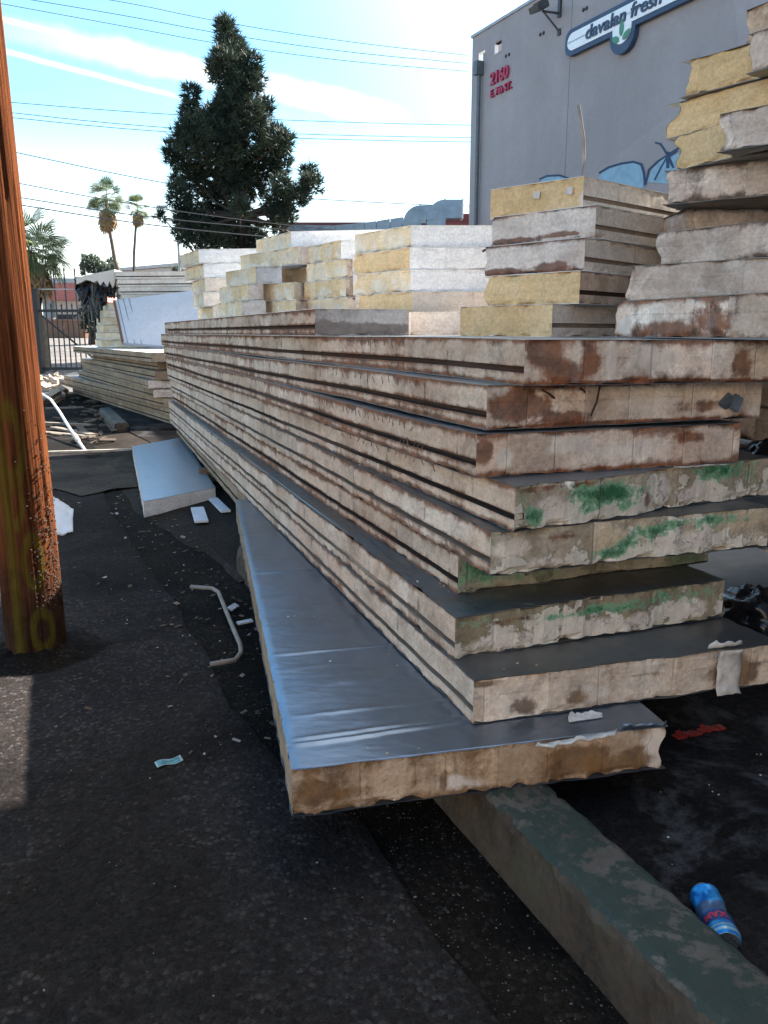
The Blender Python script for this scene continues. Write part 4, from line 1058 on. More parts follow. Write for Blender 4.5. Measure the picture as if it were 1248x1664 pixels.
LBL = {2: 'second panel up in the long pile, cream end with a white flap at right',
       3: 'third panel up in the long pile, end face flaking white over moss',
       4: 'thin looking fourth panel up in the long pile, mossy green end half hidden',
       5: 'fifth panel up in the long pile, white end streaked with pale green',
       6: 'sixth panel up in the long pile, end splashed with bright green algae',
       7: 'seventh panel up in the long pile, pinkish end above the algae one',
       8: 'eighth panel up in the long pile, rusty end with a grey metal clip',
       9: 'ninth and top long panel of the pile, end with dark left patch'}
ENDK = {2: 'end', 3: 'endflake', 4: 'endmoss', 5: 'endgreen', 6: 'endgreen', 7: 'endrust', 8: 'endrust', 9: 'endrust'}
SIDK = {2: 'side', 3: 'side', 4: 'siderust', 5: 'side', 6: 'side', 7: 'siderust', 8: 'siderust', 9: 'siderust'}
panels = {}
MARK = {2: {'w': [(.15, .2, .1, .3, .9), (.45, .35, .2, .3, .7)], 'd': [(.98, .4, .12, .6, .9), (.16, .22, .08, .3, .75), (.36, .3, .06, .3, .7), (.6, .6, .2, .1, .6), (.05, .9, .1, .1, .8)]},
        3: {'g': [(.55, .68, .3, .14, .8), (.9, .75, .2, .2, .7), (.1, .8, .15, .15, .5)], 'w': [(.2, .25, .25, .25, 1.), (.6, .25, .3, .25, 1.), (.95, .35, .15, .4, 1.)], 'd': [(.2, .72, .2, .12, .8)]},
        4: {'g': [(.1, .6, .2, .5, .8), (.4, .4, .15, .3, .4)]},
        5: {'g': [(.45, .22, .09, .16, .9), (.52, .42, .08, .18, 1.), (.60, .62, .08, .2, .9), (.68, .8, .1, .15, .7), (.9, .8, .15, .2, .6)], 'w': [(.08, .6, .07, .35, 1.), (.75, .35, .25, .22, 1.), (.2, .2, .1, .2, .8)], 'd': [(.25, .75, .1, .2, .8)]},
        6: {'g': [(.075, .30, .045, .25, 1.1), (.38, .62, .16, .30, 1.25), (.30, .35, .06, .2, .9), (.47, .3, .08, .2, .7), (.97, .8, .16, .25, 1.), (.82, .85, .08, .12, .7)],
            'w': [(.15, .5, .1, .3, .9), (.66, .55, .05, .4, 1.), (.85, .3, .18, .25, 1.), (.45, .2, .1, .16, .9)], 'd': [(.58, .3, .04, .35, .9), (.1, .9, .15, .08, .8), (.28, .9, .1, .08, .7)]},
        7: {'w': [(.10, .45, .05, .35, 1.), (.36, .65, .12, .25, 1.), (.6, .5, .2, .3, .9)], 'd': [(.02, .6, .05, .5, 1.), (.5, .05, .5, .07, .8), (.85, .7, .12, .2, .7)]},
        8: {'d': [(.12, .5, .14, .5, 1.), (.3, .2, .14, .25, .9), (.5, .03, .6, .08, 1.1), (.85, .35, .14, .25, .8), (.5, .95, .5, .06, .8)], 'w': [(.62, .45, .2, .3, .8)]},
        9: {'d': [(.07, .75, .09, .5, 1.1), (.13, .3, .1, .4, .9), (.24, .5, .05, .6, .8), (.5, .02, .6, .08, 1.2), (.83, .5, .07, .6, .8)], 'w': [(.185, .5, .018, .7, 1.1), (.31, .55, .025, .6, 1.1), (.5, .6, .18, .3, .8)]}}
for i in range(2, 10):
    a, b_ = fl_[i], fr_[i]; far = Q(UF[i], FARY, lev(i) + .07); wv = b_ - a
    fr2 = far + Vector((.945, .327)) * wv.length
    panels[i] = panel(LBL[i], [a, b_, fr2, far], lev(i), [ENDK[i], 'endgrey', 'endgrey', SIDK[i]], (0, 0, 0, 1), (.012 if i not in (3, 5, 6) else .02, .01, .01, .006), .016 if i not in (3, 5, 6) else .026,
                      skin=SKIN_DARK if i in (2, 3, 4, 5) else SKIN, group=MG, marks=MARK[i], sag=.011, skinrag=.016 if i in (3, 5, 6) else .008, gmat=PALEGROOVE if i in (2, 3, 5) else GROOVE)
# bottom near panel with creased bare metal top
s1 = [P(474, 1251, .343), P(1085, 1180, .343), None, P(383, 812, .343)]
s1[2] = s1[3] + (s1[1] - s1[0]) * 1.0
yl = lambda v: (P(474 - (1251 - v) * .21, v, .343) - s1[0]).length
CR = [(yl(1213), .0060, .009, 0, 1., .05), (yl(1203), .0042, .010, .0, .8, .03), (yl(1168), .0030, .009, .05, .75, .02),
      (yl(1067), .0062, .008, 0, 1.1, .02), (yl(933), .0060, .009, 0, 1.1, .02), (yl(1090), .0016, .02, 0, .3, -.05), (yl(1040), .0016, .03, .15, .35, .0), (yl(1120), .0016, .02, .15, .4, .0)]
panels[1] = panel('lowest near panel with a wide creased blue grey metal top, overhanging the kerb', s1, .2, ['endbrown', 'endrust', 'end', 'tan'], (0, 0, 0, 0), (.012, .035, .01, .006), .03, skin=SKIN_BLUE, group=MG, creases=CR, seed=13., marks={'d': [(.88, .45, .16, .5, 1.1), (1.05, .3, .12, .4, 1.), (.06, .45, .08, .5, .7), (.18, .35, .15, .2, .6), (.45, .3, .02, .5, .8), (.36, .4, .02, .5, .6)], 'w': [(1.15, .5, .05, .6, 1.1), (.5, .25, .15, .25, .7)]})
s1b = [P(400, 808, .343), None, None, Q(287, FARY, .27)]
s1b[1] = s1b[0] + Vector((.945, .327)) * 1.1; s1b[2] = s1b[3] + Vector((.945, .327)) * 1.1
panel('lowest far panel of the long pile, its tan end behind the creased metal one', s1b, .2, ['tan', 'tan', 'tan', 'tan'], (0, 0, 0, 1), skin=SKIN_DARK, group=MG)
# level ten: gritty grey ended panel on top
a = Q(512, 4.62, 1.6); b_ = Q(664, 4.70, 1.6); far = Q(268, 11.2, 1.6)
p10 = panel('gritty grey ended panel lying on top of the long pile', [a, b_, far + (b_ - a) * 1.2, far], lev(10), ['greygrit', 'pale', 'pale', 'siderust'], (0, 0, 0, 1), (.012, .02, .01, .006), .02, skin=SKIN_WHITE, group=MG, marks={'d': [(.1, .25, .2, .3, 1.2), (.35, .25, .25, .28, 1.2)]})
# loose flaps and bits on the pile
def wp(u, v, z): q = P(u, v, z); return Vector((q.x, q.y, z))
flap(panels[1], wp(870, 1212, .346), wp(1000, 1188, .346), .06, .018, seed=2.)
flap(panels[1], wp(1010, 1186, .346), wp(1082, 1180, .346), .02, .02, SKIN_BLUE, seed=5.)
flap(panels[1], wp(980, 1166, .348), wp(925, 1174, .348), .045, .02, seed=9., curl=.7)
flap(panels[2], wp(1150, 1054, .494), wp(1205, 1047, .494), .02, .02, seed=4.)
mb = MB(); q = P(1176, 1080, .42); q_ = (fr_[2] - fl_[2]).normalized(); nrm = Vector((q_.y, -q_.x))
pf = fl_[2] + q_ * ((P(1172, 1062, lev(2) + T) - fl_[2]).dot(q_))
V = []
for k, z in enumerate(np.linspace(-.01, T + .004, 9)):
    for j in range(7):
        o_ = .014 + .008 * fbm(j * .9, k * .7, 3., 2) + (.012 if k in (0, 8) else 0)
        pp = pf + q_ * (.015 * j) + nrm * o_; V.append((pp.x, pp.y, lev(2) + z))
Fc = [(k * 7 + j, k * 7 + j + 1, (k + 1) * 7 + j + 1, (k + 1) * 7 + j) for k in range(8) for j in range(6)]
o = mesh_np('loose_flap', [panels[2].matrix_basis.inverted() @ Vector(v) for v in V], Fc, panels[2], [FLAKEW], True); o.modifiers.new('thickness', 'SOLIDIFY').thickness = .004
flap(panels[9], wp(1180, 552, 1.5) if False else Vector((fr_[9].x - .22, fr_[9].y - .05, lev(10) + .0)), Vector((fr_[9].x - .10, fr_[9].y - .02, lev(10))), .05, .03, seed=7., curl=1.2)
flap(panels[6], Vector((fl_[7].x + .72, fl_[7].y + .21, lev(7) - .004)), Vector((fl_[7].x + .95, fl_[7].y + .28, lev(7) - .004)), .03, .01, seed=8., curl=.6)
# grey metal clip in the eighth panel, rusty wires in its end
q_ = (fr_[8] - fl_[8]).normalized(); nrm = Vector((q_.y, -q_.x)); pf = fl_[8] + q_ * ((fr_[8] - fl_[8]).length * .865)
mb = MB(); c_ = Vector((pf.x + nrm.x * .012, pf.y + nrm.y * .012, lev(8) + .068)); mb.box(c_ - Vector((.012, 0, 0)), (.05, .012, .055), math.atan2(q_.y, q_.x), tilt=(.25, .7)); mb.box(c_ + Vector((.022, -.004, -.004)), (.04, .012, .062), math.atan2(q_.y, q_.x), tilt=(-.3, .55))
mb.V = [tuple(panels[8].matrix_basis.inverted() @ Vector(v)) for v in mb.V]; mb.build('metal_clip', simple('clip_grey', (.17, .20, .23), .45, metal=.4), panels[8], bevel=.003)
mb = MB()
for (f_, z_, dx, dz_) in ((.37, .135, -.03, -.10), (.17, .13, .05, -.03), (.30, .13, .02, -.012)):
    pf = fl_[8] + q_ * ((fr_[8] - fl_[8]).length * f_) + nrm * .016
    mb.tube([(pf.x, pf.y, lev(8) + z_), (pf.x + q_.x * dx * .5 + nrm.x * .01, pf.y + q_.y * dx * .5 + nrm.y * .01, lev(8) + z_ + dz_ * .5), (pf.x + q_.x * dx, pf.y + q_.y * dx, lev(8) + z_ + dz_)], .004, 6)
mb.V = [tuple(panels[8].matrix_basis.inverted() @ Vector(v)) for v in mb.V]; mb.build('rusty_wire', GROOVE, panels[8])
# pencil scribbles on the long sides
PEN = simple('pencil_mark', (.16, .12, .10), .9, bump=0)
def scribble(i, u0, n, seed, hgt=.6, step=.05):
    rs = random.Random(seed); a, d = fl_[i], (Q(UF[i], FARY, lev(i) + .07) - fl_[i]).normalized(); nv = Vector((d.y, -d.x)) * -1
    mb = MB()
    for k in range(n):
        s = u0 + k * step + rs.uniform(-.01, .01); z0 = lev(i) + T * (hgt - rs.uniform(.02, .1)); z1 = z0 + T * rs.uniform(.12, .26); ds = rs.uniform(-.03, .035)
        p, q = a + d * s + nv * .0045, a + d * (s + ds) + nv * .0045
        mb.tube([(p.x, p.y, z0), ((p.x + q.x) / 2 + .004 * rs.uniform(-1, 1), (p.y + q.y) / 2, (z0 + z1) / 2), (q.x, q.y, z1)], .0016, 4)
    mb.V = [tuple(panels[i].matrix_basis.inverted() @ Vector(v)) for v in mb.V]; tag(mb.build('pencil_scribble', PEN, panels[i]), kind='stuff')
scribble(7, .45, 7, 1, .22, .035); scribble(7, .55, 20, 2, .72, .06); scribble(8, .5, 14, 3, .78, .09); scribble(9, 1., 8, 4, .8, .1); scribble(6, .6, 12, 5, .75, .1)
# timber bearers under the pile
TIMB = simple('old_timber', (.14, .095, .06), .9, var=.35)
for k, (s, lb) in enumerate(((2.2, 'dark timber bearer under the near part of the long pile'), (6.2, 'dark timber bearer under the far part of the long pile'))):
    d = Vector((-.31, .951)); p = Vector((.65, 2.6)) + d * s
    mb = MB(); mb.box((p.x, p.y, .13), (1.3, .12, .135), math.radians(19)); o = mb.build('timber_bearer', TIMB, None, bevel=.006, loc=(p.x, p.y, .0625)); tag(o, lb, 'timber', 'timber bearers under the pile')

# ------------------------------------------------------------------ shorter stacks on top
def quad(c, l, r):     # near corner, left end, right end
    return [l, c, r, l + r - c]
def stackp(label, L_, uc, Yc, ul, Yl, ur, Yr, kinds, group, back=None, **k):
    k.setdefault('rag', (.018, .0015, .006, .03)); k.setdefault('chip', .026)
    z = lev(L_) + .07; c, l, r = Q(uc, Yc, z), Q(ul, Yl, z), Q(ur, Yr, z)
    if back: r = c + (r - c).normalized() * back
    return panel(label, quad(c, l, r), lev(L_), kinds, group=group, **k)
GD = 'panels of the stack with the dangling strap'
gD = (0, 2, 0, 0)
stackp('yellow cut panel at the bottom of the strap stack, ridged cream side', 10, 897, 3.82, 748, 4.25, 1002, 4.25, ['yellow', 'pale', 'pale', 'pale'], GD, groove=gD, gmat=PALEGROOVE, skin=SKIN_WHITE, rag=(.01, .0015, .006, .012))
stackp('yellow cut panel second up in the strap stack, brown slit in its side', 11, 942, 3.88, 785, 4.3, 1030, 4.3, ['yellow', 'side', 'pale', 'pale'], GD, groove=gD, skin=SKIN_WHITE)
stackp('rust bottomed dirty panel third up in the strap stack', 12, 950, 3.92, 787, 4.35, 1072, 4.5, ['endpale', 'pale', 'pale', 'endrust'], GD, groove=gD, gmat=PALEGROOVE, skin=SKIN_WHITE, rag=(.012, .0015, .006, .03), marks={'d': [(.1, .1, .2, .14, 1.2), (.42, .15, .14, .2, 1.1), (.25, .03, .4, .06, 1.1)]})
pD4 = stackp('stained grey panel fourth up in the strap stack, behind the strap', 13, 968, 3.98, 800, 4.4, 1112, 4.6, ['endpale', 'pale', 'pale', 'endgrey'], GD, groove=gD, gmat=PALEGROOVE, skin=SKIN_WHITE, rag=(.01, .0015, .006, .012), marks={'d': [(.15, .12, .2, .14, 1.1), (.4, .2, .15, .1, 1.1)]})
pD5 = stackp('yellow panel with two white stickers, top of the strap stack', 14, 948, 4.12, 797, 4.5, 1116, 4.78, ['yellow', 'pale', 'pale', 'yellow'], GD, groove=gD, gmat=PALEGROOVE, skin=SKIN_WHITE, rag=(.01, .0015, .006, .02), chip=.02, marks={'w': [(.58, .3, .06, .5, 1.2)]})
# stickers on the yellow face
c, l = Q(948, 4.12, lev(14) + .07), Q(797, 4.5, lev(14) + .07); tv = (c - l); nv = Vector((tv.y, -tv.x)).normalized()
for f_ in (.53, .87):
    p = l + tv * f_ + nv * .010; mb = MB(); mb.box((p.x, p.y, lev(14) + .085), (.036, .003, .034), math.atan2(tv.y, tv.x), tilt=(0, .08))
    mb.V = [tuple(pD5.matrix_basis.inverted() @ Vector(v)) for v in mb.V]; mb.build('sticker', FLAKEW, pD5)
BLK = simple('black_strap', (.02, .018, .018), .7)
mb = MB(); q0 = l + tv * .05 + nv * .02
sp = [(.13, .10, .02), (.25, .015, .03), (.23, -.02, .035), (.18, -.10, .035), (.13, -.135, .03), (-.02, -.16, .02)]
mb.tube([Vector((l.x + tv.x * a + nv.x * n_, l.y + tv.y * a + nv.y * n_, lev(14) + z)) for a, z, n_ in [(.1, -.01, .02), (.22, -.012, .022), (.21, -.05, .026), (.15, -.10, .026), (.10, -.135, .03), (.02, -.15, .03), (-.05, -.16, .02)]], .006, 6)
tag(mb.build('strap', BLK, None, loc=(l.x, l.y, lev(13))), 'black strap dangling across the stained grey panel of a stack', 'strap')
GC = 'panels of the bright white sided stack'
stackp('cream block at the bottom of the bright white stack, beside the gritty end', 10, 668, 5.4, 600, 5.9, 790, 5.2, ['pale', 'pale', 'pale', 'pale'], GC, skin=SKIN_WHITE)
stackp('stained yellow panel second up in the bright white stack', 11, 669, 5.86, 578, 6.4, 800, 5.84, ['yellow', 'pale', 'pale', 'pale'], GC, skin=SKIN_WHITE)
stackp('white patched yellow panel in the middle of the bright white stack', 12, 667, 5.9, 574, 6.45, 830, 5.9, ['yelpale', 'white', 'white', 'white'], GC, skin=SKIN_WHITE)
stackp('panel one below the top of the bright white stack, faint scratches', 13, 666, 5.92, 573, 6.47, 830, 5.9, ['yellow', 'white', 'white', 'white'], GC, skin=SKIN_WHITE)
stackp('top panel of the bright white stack with a rough yellow left face', 14, 668, 5.95, 577, 6.5, 840, 5.95, ['yelpale', 'white', 'white', 'white'], GC, skin=SKIN_WHITE, rag=(.012, .005, .005, .012))
GB = 'panels of the crumbling yellow stacks in the middle'
dk = dict(skin=SKIN_WHITE)
stackp('lowest yellow block of the right middle stack, dark right end', 11, 566, 6.75, 499, 7.4, 584, 6.95, ['yelpale', 'endgrey', 'pale', 'pale'], GB, back=.9, **dk)
stackp('second yellow block up in the right middle stack', 12, 562, 6.78, 492, 7.45, 584, 7., ['yelpale', 'endgrey', 'pale', 'pale'], GB, back=.9, **dk)
stackp('third block up in the right middle stack, white patch beside yellow', 13, 563, 6.8, 497, 7.4, 584, 7., ['yelpale', 'endgrey', 'pale', 'pale'], GB, back=.9, **dk)
stackp('top panel of the right middle stack, brown streaked yellow face', 14, 554, 6.87, 483, 7.6, 586, 6.86, ['yelpale', 'white', 'pale', 'pale'], GB, back=.9, **dk)
stackp('lower yellow block between the two middle stacks, grey end', 11, 481, 7.25, 427, 7.8, 503, 7.4, ['yelpale', 'endgrey', 'pale', 'pale'], GB, back=.5, **dk)
stackp('white patched block between the two middle stacks', 12, 478, 7.3, 424, 7.8, 496, 7.5, ['yelpale', 'pale', 'pale', 'pale'], GB, back=.5, **dk)
stackp('shadowed yellow block recessed between the two middle stacks', 13, 500, 7.7, 456, 8., 520, 7.7, ['yelpale', 'pale', 'pale', 'pale'], GB, back=.5, **dk)
stackp('lowest block of the left middle stack with a dark grey side', 11, 392, 7.6, 352, 8.3, 432, 7.55, ['yelpale', 'endgrey', 'pale', 'pale'], GB, **dk)
stackp('second block up in the left middle stack, white left face', 12, 404, 7.6, 357, 8.3, 428, 7.6, ['yelpale', 'endgrey', 'pale', 'pale'], GB, **dk)
stackp('third block up in the left middle stack, plain grey right face', 13, 416, 7.6, 368, 8.3, 458, 7.55, ['yelpale', 'greygrit', 'pale', 'pale'], GB, **dk)
stackp('fourth block up in the left middle stack, yellow under the top one', 14, 484, 7.35, 390, 8.3, 560, 7.6, ['yelpale', 'pale', 'pale', 'pale'], GB, **dk)
stackp('top panel of the left middle stack with a long white side', 15, 473, 7.6, 417, 8.3, 586, 7.5, ['yelpale', 'white', 'white', 'pale'], GB, back=1.1, **dk)
GA = 'panels of the leaning pale stack under the pine'
for L_, ul, uc, ur, lb in ((10, 320, 348, 372, 'bottom block of the leaning pale stack under the pine'), (11, 323, 346, 365, 'second block up in the leaning pale stack under the pine'),
                           (12, 315, 331, 372, 'third block up in the leaning pale stack under the pine'), (13, 313, 333, 380, 'fourth block up in the leaning pale stack under the pine'),
                           (14, 302, 331, 400, 'next to top block of the leaning pale stack under the pine'), (15, 293, 323, 420, 'top panel of the leaning pale stack under the pine')):
    stackp(lb, L_, uc, 9.2, ul, 9.9, ur, 9.1, ['yelpale', 'pale' if L_ < 14 else 'white', 'pale', 'pale'], GA, back=None, **dk)
# the tallest stack at the right edge
GE = 'panels of the tallest stack at the right edge'
def ep(label, L_, pl_, pr_, kinds, ext=1.0, dep=1.5, rag=(.01, .01, .01, .03), sk=SKIN_DARK, ang=None, **k):
    l, r = Q(pl_[0], pl_[1], lev(L_) + T), Q(pr_[0], pr_[1], lev(L_) + T); d = (r - l).normalized()
    r = l + d * max((r - l).length, ext); n_ = Vector((-d.y, d.x))
    return panel(label, [l, r, r + n_ * dep, l + n_ * dep], lev(L_), kinds, rag=rag, chip=.022, group=GE, skin=sk, **k)
E1 = ep('lowest panel of the tallest stack, brown face with a pale worn oval', 10, (998, 3.54), (1248, 2.75), ['endrust', 'endgrey', 'endgrey', 'endgrey'], ext=.86, marks={'w': [(.07, .3, .07, .35, 1.1)], 'd': [(.35, .2, .25, .3, .9), (.6, .4, .2, .5, .8)]})
ep('second panel up in the tallest stack, grey face with plaster patches', 11, (1018, 3.65), (1248, 3.2), ['endgrey', 'endgrey', 'endgrey', 'endgrey'], ext=.8)
ep('third panel up in the tallest stack, smudged grey and brown', 12, (1067, 3.76), (1248, 3.36), ['endgrey', 'endgrey', 'endgrey', 'endgrey'], ext=.8)
ep('dark set back panel fourth up in the tallest stack', 13, (1112, 4.1), (1260, 4.1), ['endgrey', 'endgrey', 'endgrey', 'endgrey'], ext=.8)
ep('fifth panel up in the tallest stack, dirty face and dark underside', 14, (1080, 4.0), (1248, 3.74), ['endgrey', 'endgrey', 'endgrey', 'endgrey'], ext=.9, tilt=0)
ep('lower of the three yellow cut panels high in the tallest stack', 15, (1092, 4.04), (1217, 3.66), ['yellow', 'pale', 'pale', 'yellow'], rag=(.01, .01, .01, .06))
ep('short dirty panel end resting before the lower yellow one', 15, (1170, 3.62), (1280, 3.42), ['endgrey', 'endgrey', 'endgrey', 'endgrey'], ext=.5, dep=.14, rag=(.012, .01, .01, .03))
ep('middle one of the three yellow cut panels in the tallest stack', 16, (1086, 4.07), (1248, 3.66), ['yellow', 'pale', 'pale', 'yellow'], rag=(.01, .01, .01, .06))
ep('upper of the three yellow cut panels in the tallest stack', 17, (1108, 3.97), (1217, 3.73), ['yellow', 'pale', 'pale', 'yellow'], ext=.45, rag=(.01, .01, .01, .06))
ep('grey topped block beside the upper yellow panel of the tallest stack', 17, (1218, 3.62), (1290, 3.45), ['endgrey', 'pale', 'pale', 'pale'], ext=.4)
ep('topmost brown panel of the tallest stack at the picture corner', 18, (1213, 3.80), (1290, 3.6), ['endbrown', 'endbrown', 'endbrown', 'endbrown'], ext=.5)
# rod standing behind the strap stack
ra, rb, rc_ = R3(946, 292, 4.75), R3(948, 225, 4.75), R3(940, 170, 4.75)
mb = MB(); mb.tube([ra - Vector((0, 0, .3)), ra, R3(949, 255, 4.75), rb, R3(944, 195, 4.75), rc_], [.010, .010, .010, .010, .009, .008], 8)
tag(mb.build('metal_rod', simple('grey_rod', (.16, .145, .135), .7, var=.3), None, loc=ra), 'bent grey rod standing upright behind the stack with stickers', 'rod')

# ------------------------------------------------------------------ things on the lot to the right of the pile
z_ = .1
q = [P(1172, 1000, .25), Vector((2.6, 3.6)), Vector((2.3, 5.0)), None]; q[0] = Vector((1.52, 3.35)); q[3] = Vector((1.15, 4.7))
panel('dark brown panel lying low on the lot behind the long pile', q, .1, ['endbrown', 'endgrey', 'endgrey', 'endgrey'], skin=SKIN_DARK, rag=(.02,) * 4)
q = [Vector((1.62, 3.15)), Vector((2.6, 3.5)), Vector((2.3, 4.6)), Vector((1.25, 4.2))]
for i, lb in ((7, 'grey panel half hidden beyond the right end of the pinkish one'), (8, 'dim panel showing past the right end of the clip panel')):
    panel(lb, [p_ + Vector((.02 * i, .05)) for p_ in q], lev(i), ['endgrey', 'endgrey', 'endgrey', 'endgrey'], skin=SKIN_DARK)
for i, lb in ((4, 'dim panel in the shadow behind the mossy ends at right'), (6, 'dim panel in the shadow behind the algae end at right')):
    panel(lb, [p_ + Vector((.32 + .03 * i, .35)) for p_ in q], lev(i) - .1, ['endgrey', 'endgrey', 'endgrey', 'endgrey'], skin=SKIN_DARK, group='shadowed panels behind the right ends')
BAG = simple('black_plastic', (.012, .012, .014), .25, var=.2, bump=.5, bscale=18)
def bag(x, y, z, sx, sy, sz, label, seed):
    V, Fc = [], []; nu, nv_ = 36, 20
    for j in range(nv_ + 1):
        th = math.pi * j / nv_
        for i in range(nu):
            ph = 2 * math.pi * i / nu; d = Vector((math.sin(th) * math.cos(ph), math.sin(th) * math.sin(ph), math.cos(th)))
            r = 1 + .3 * fbm(d.x * 2 + seed, d.y * 2, d.z * 2, 3) + .12 * fbm(d.x * 6, d.y * 6 + seed, d.z * 6, 2)
            V.append((d.x * r * sx, d.y * r * sy, max(0, sz + d.z * r * sz)))
    for j in range(nv_):
        for i in range(nu): Fc.append((j * nu + i, j * nu + (i + 1) % nu, (j + 1) * nu + (i + 1) % nu, (j + 1) * nu + i))
    tag(mesh_np('rubbish_bag', V, Fc, None, [BAG], True, (x, y, z)), label, 'rubbish bag', 'black rubbish bags')
bag(1.58, 3.36, .26, .13, .16, .11, 'crumpled black bag beside the mossy ends on the right', 3.)
bag(1.60, 3.28, lev(6) - .02, .16, .16, .11, 'black plastic bundle stuffed beside the pinkish panel end', 8.)

# litter: red strip, can, ticket, shards, pipes
q0, q1 = P(1097, 1200, .1), P(1174, 1182, .1); d = (q1 - q0)
mb = MB(); n = 12
for i in range(n):
    a = q0 + d * (i / n); b_ = q0 + d * ((i + .98) / n); c_ = (a + b_) / 2
    mb.box((c_.x, c_.y, .106 + .006 * math.sin(i * 1.1)), ((b_ - a).length * 1.15, .034 + .008 * math.sin(i * 2.), .006), math.atan2(d.y, d.x) + .06 * math.sin(i), tilt=(.2 * math.sin(i * 2), 0))
tag(mb.build('plastic_strip', simple('red_plastic', (.33, .03, .022), .5), None, loc=(q0.x, q0.y, .1)), 'flattened bright red plastic strip on the dark lot', 'strip')

def can_fn(t, b):
    u = t.uv(); x, y, z = t.sep(u); n = t.noise(u, 7, 5, .6); 
    col = t.mix(t.ss(n, .35, .65), (.012, .16, .50), (.03, .34, .68))
    band = t.m('MULTIPLY', t.ss(y, .60, .63), t.ss(y, .82, .79)); sw = t.ss(t.m('ADD', y, t.m('MULTIPLY', t.m('SINE', t.m('MULTIPLY', x, 9.)), .07)), .46, .50); sw = t.m('MULTIPLY', sw, t.ss(y, .64, .6))
    col = t.mix(t.m('MULTIPLY', sw, .85), col, (.10, .14, .20)); col = t.mix(band, col, (.03, .08, .24))
    b2_ = t.m('MULTIPLY', t.ss(y, .82, .84), t.ss(t.m('SINE', t.m('MULTIPLY', y, 95.)), -.1, .3)); col = t.mix(b2_, col, (.30, .42, .44))
    t.put(b.inputs['Base Color'], col); b.inputs['Metallic'].default_value = .35; b.inputs['Roughness'].default_value = .33
CANM = mat('printed_blue_can', can_fn); ALU = simple('bare_aluminium', (.6, .62, .64), .3, metal=.9)
base = P(1188, 1548, .1); tip = P(1140, 1446, .1); ax2 = (tip - base).normalized(); CL, CRd = .185, .038
cc = P(1160, 1488, .14)
can = empty('drink_can', (cc.x, cc.y, .1), 'crumpled blue drink can with red lettering lying behind the kerb', 'drink can', rz=math.atan2(ax2.y, ax2.x))
V, Fc, UV = [], [], []; nu, nv_ = 48, 30
for j in range(nv_ + 1):
    tpar = j / nv_; x = CL * (.5 - tpar)           # starts at the top end (far), ends at the base
    r = CRd * (min(1., .66 + .34 * min(1, tpar / .10)) if tpar < .1 else min(1., .82 + .18 * min(1, (1 - tpar) / .05)))
    for i in range(nu + 1):
        a = 2 * math.pi * (i % nu) / nu
        dent = .021 * max(0, 1 - ((tpar - .25) / .17) ** 2) * max(0, math.cos(a - .9)) ** 2 + .010 * max(0, 1 - ((tpar - .52) / .10) ** 2) * max(0, math.cos(a + .5)) ** 3 + .0016 * fbm(tpar * 6, math.cos(a) * 2, math.sin(a) * 2, 2)
        rr_ = r - dent; V.append((x + .004 * math.sin(tpar * 4), rr_ * math.sin(a), CRd + rr_ * math.cos(a))); UV.append((i / nu, tpar))
n = nu + 1
for j in range(nv_):
    for i in range(nu): Fc.append((j * n + i, j * n + i + 1, (j + 1) * n + i + 1, (j + 1) * n + i))
me = D.meshes.new('can_wall'); me.from_pydata(V, [], Fc); uvl = me.uv_layers.new(name='UVMap'); li = np.empty(len(me.loops), dtype=np.int32); me.loops.foreach_get('vertex_index', li)
uvl.data.foreach_set('uv', np.array(UV, dtype=np.float32)[li].ravel()); me.polygons.foreach_set('use_smooth', [True] * len(me.polygons)); link('can_wall', me, can, [CANM])
mb = MB(); mb.tube([(CL / 2 - .002, 0, CRd), (CL / 2 + .001, 0, CRd)], CRd * .68, 24); mb.build('lid', ALU, can)
mb = MB(); mb.tube([(-CL / 2 + .002, 0, CRd), (-CL / 2 - .001, 0, CRd)], CRd * .80, 24); mb.build('can_base', ALU, can)
LRED = simple('lettering_red', (.55, .03, .05), .4, bump=0)
# letters bent round the can
def bent_text(body, size, tc, a0, m, lift):
    cu = D.curves.new('lettering', 'FONT'); cu.body = body; cu.size = size; cu.align_x = 'CENTER'; cu.align_y = 'CENTER'; cu.offset = size * .012 + lift * .6
    o = D.objects.new('lettering', cu); COL.objects.link(o); dg = bpy.context.evaluated_depsgraph_get(); me = D.meshes.new_from_object(o.evaluated_get(dg)); D.objects.remove(o)
    bm = bmesh.new(); bm.from_mesh(me); bmesh.ops.triangulate(bm, faces=bm.faces); bmesh.ops.subdivide_edges(bm, edges=[e for e in bm.edges if e.calc_length() > .006], cuts=1); bm.to_mesh(me); bm.free()
    for v in me.vertices:
        a = a0 - v.co.x / CRd; x = CL * (.5 - tc) - v.co.y; r = CRd + .0006 + lift
        v.co = (x, r * math.sin(a), CRd + r * math.cos(a))
    me.materials.clear(); link('lettering', me, can, [m])
bent_text('MAX', .027, .705, 0.35, FLAKEW, .0002); bent_text('MAX', .027, .705, 0.35, LRED, .0008)

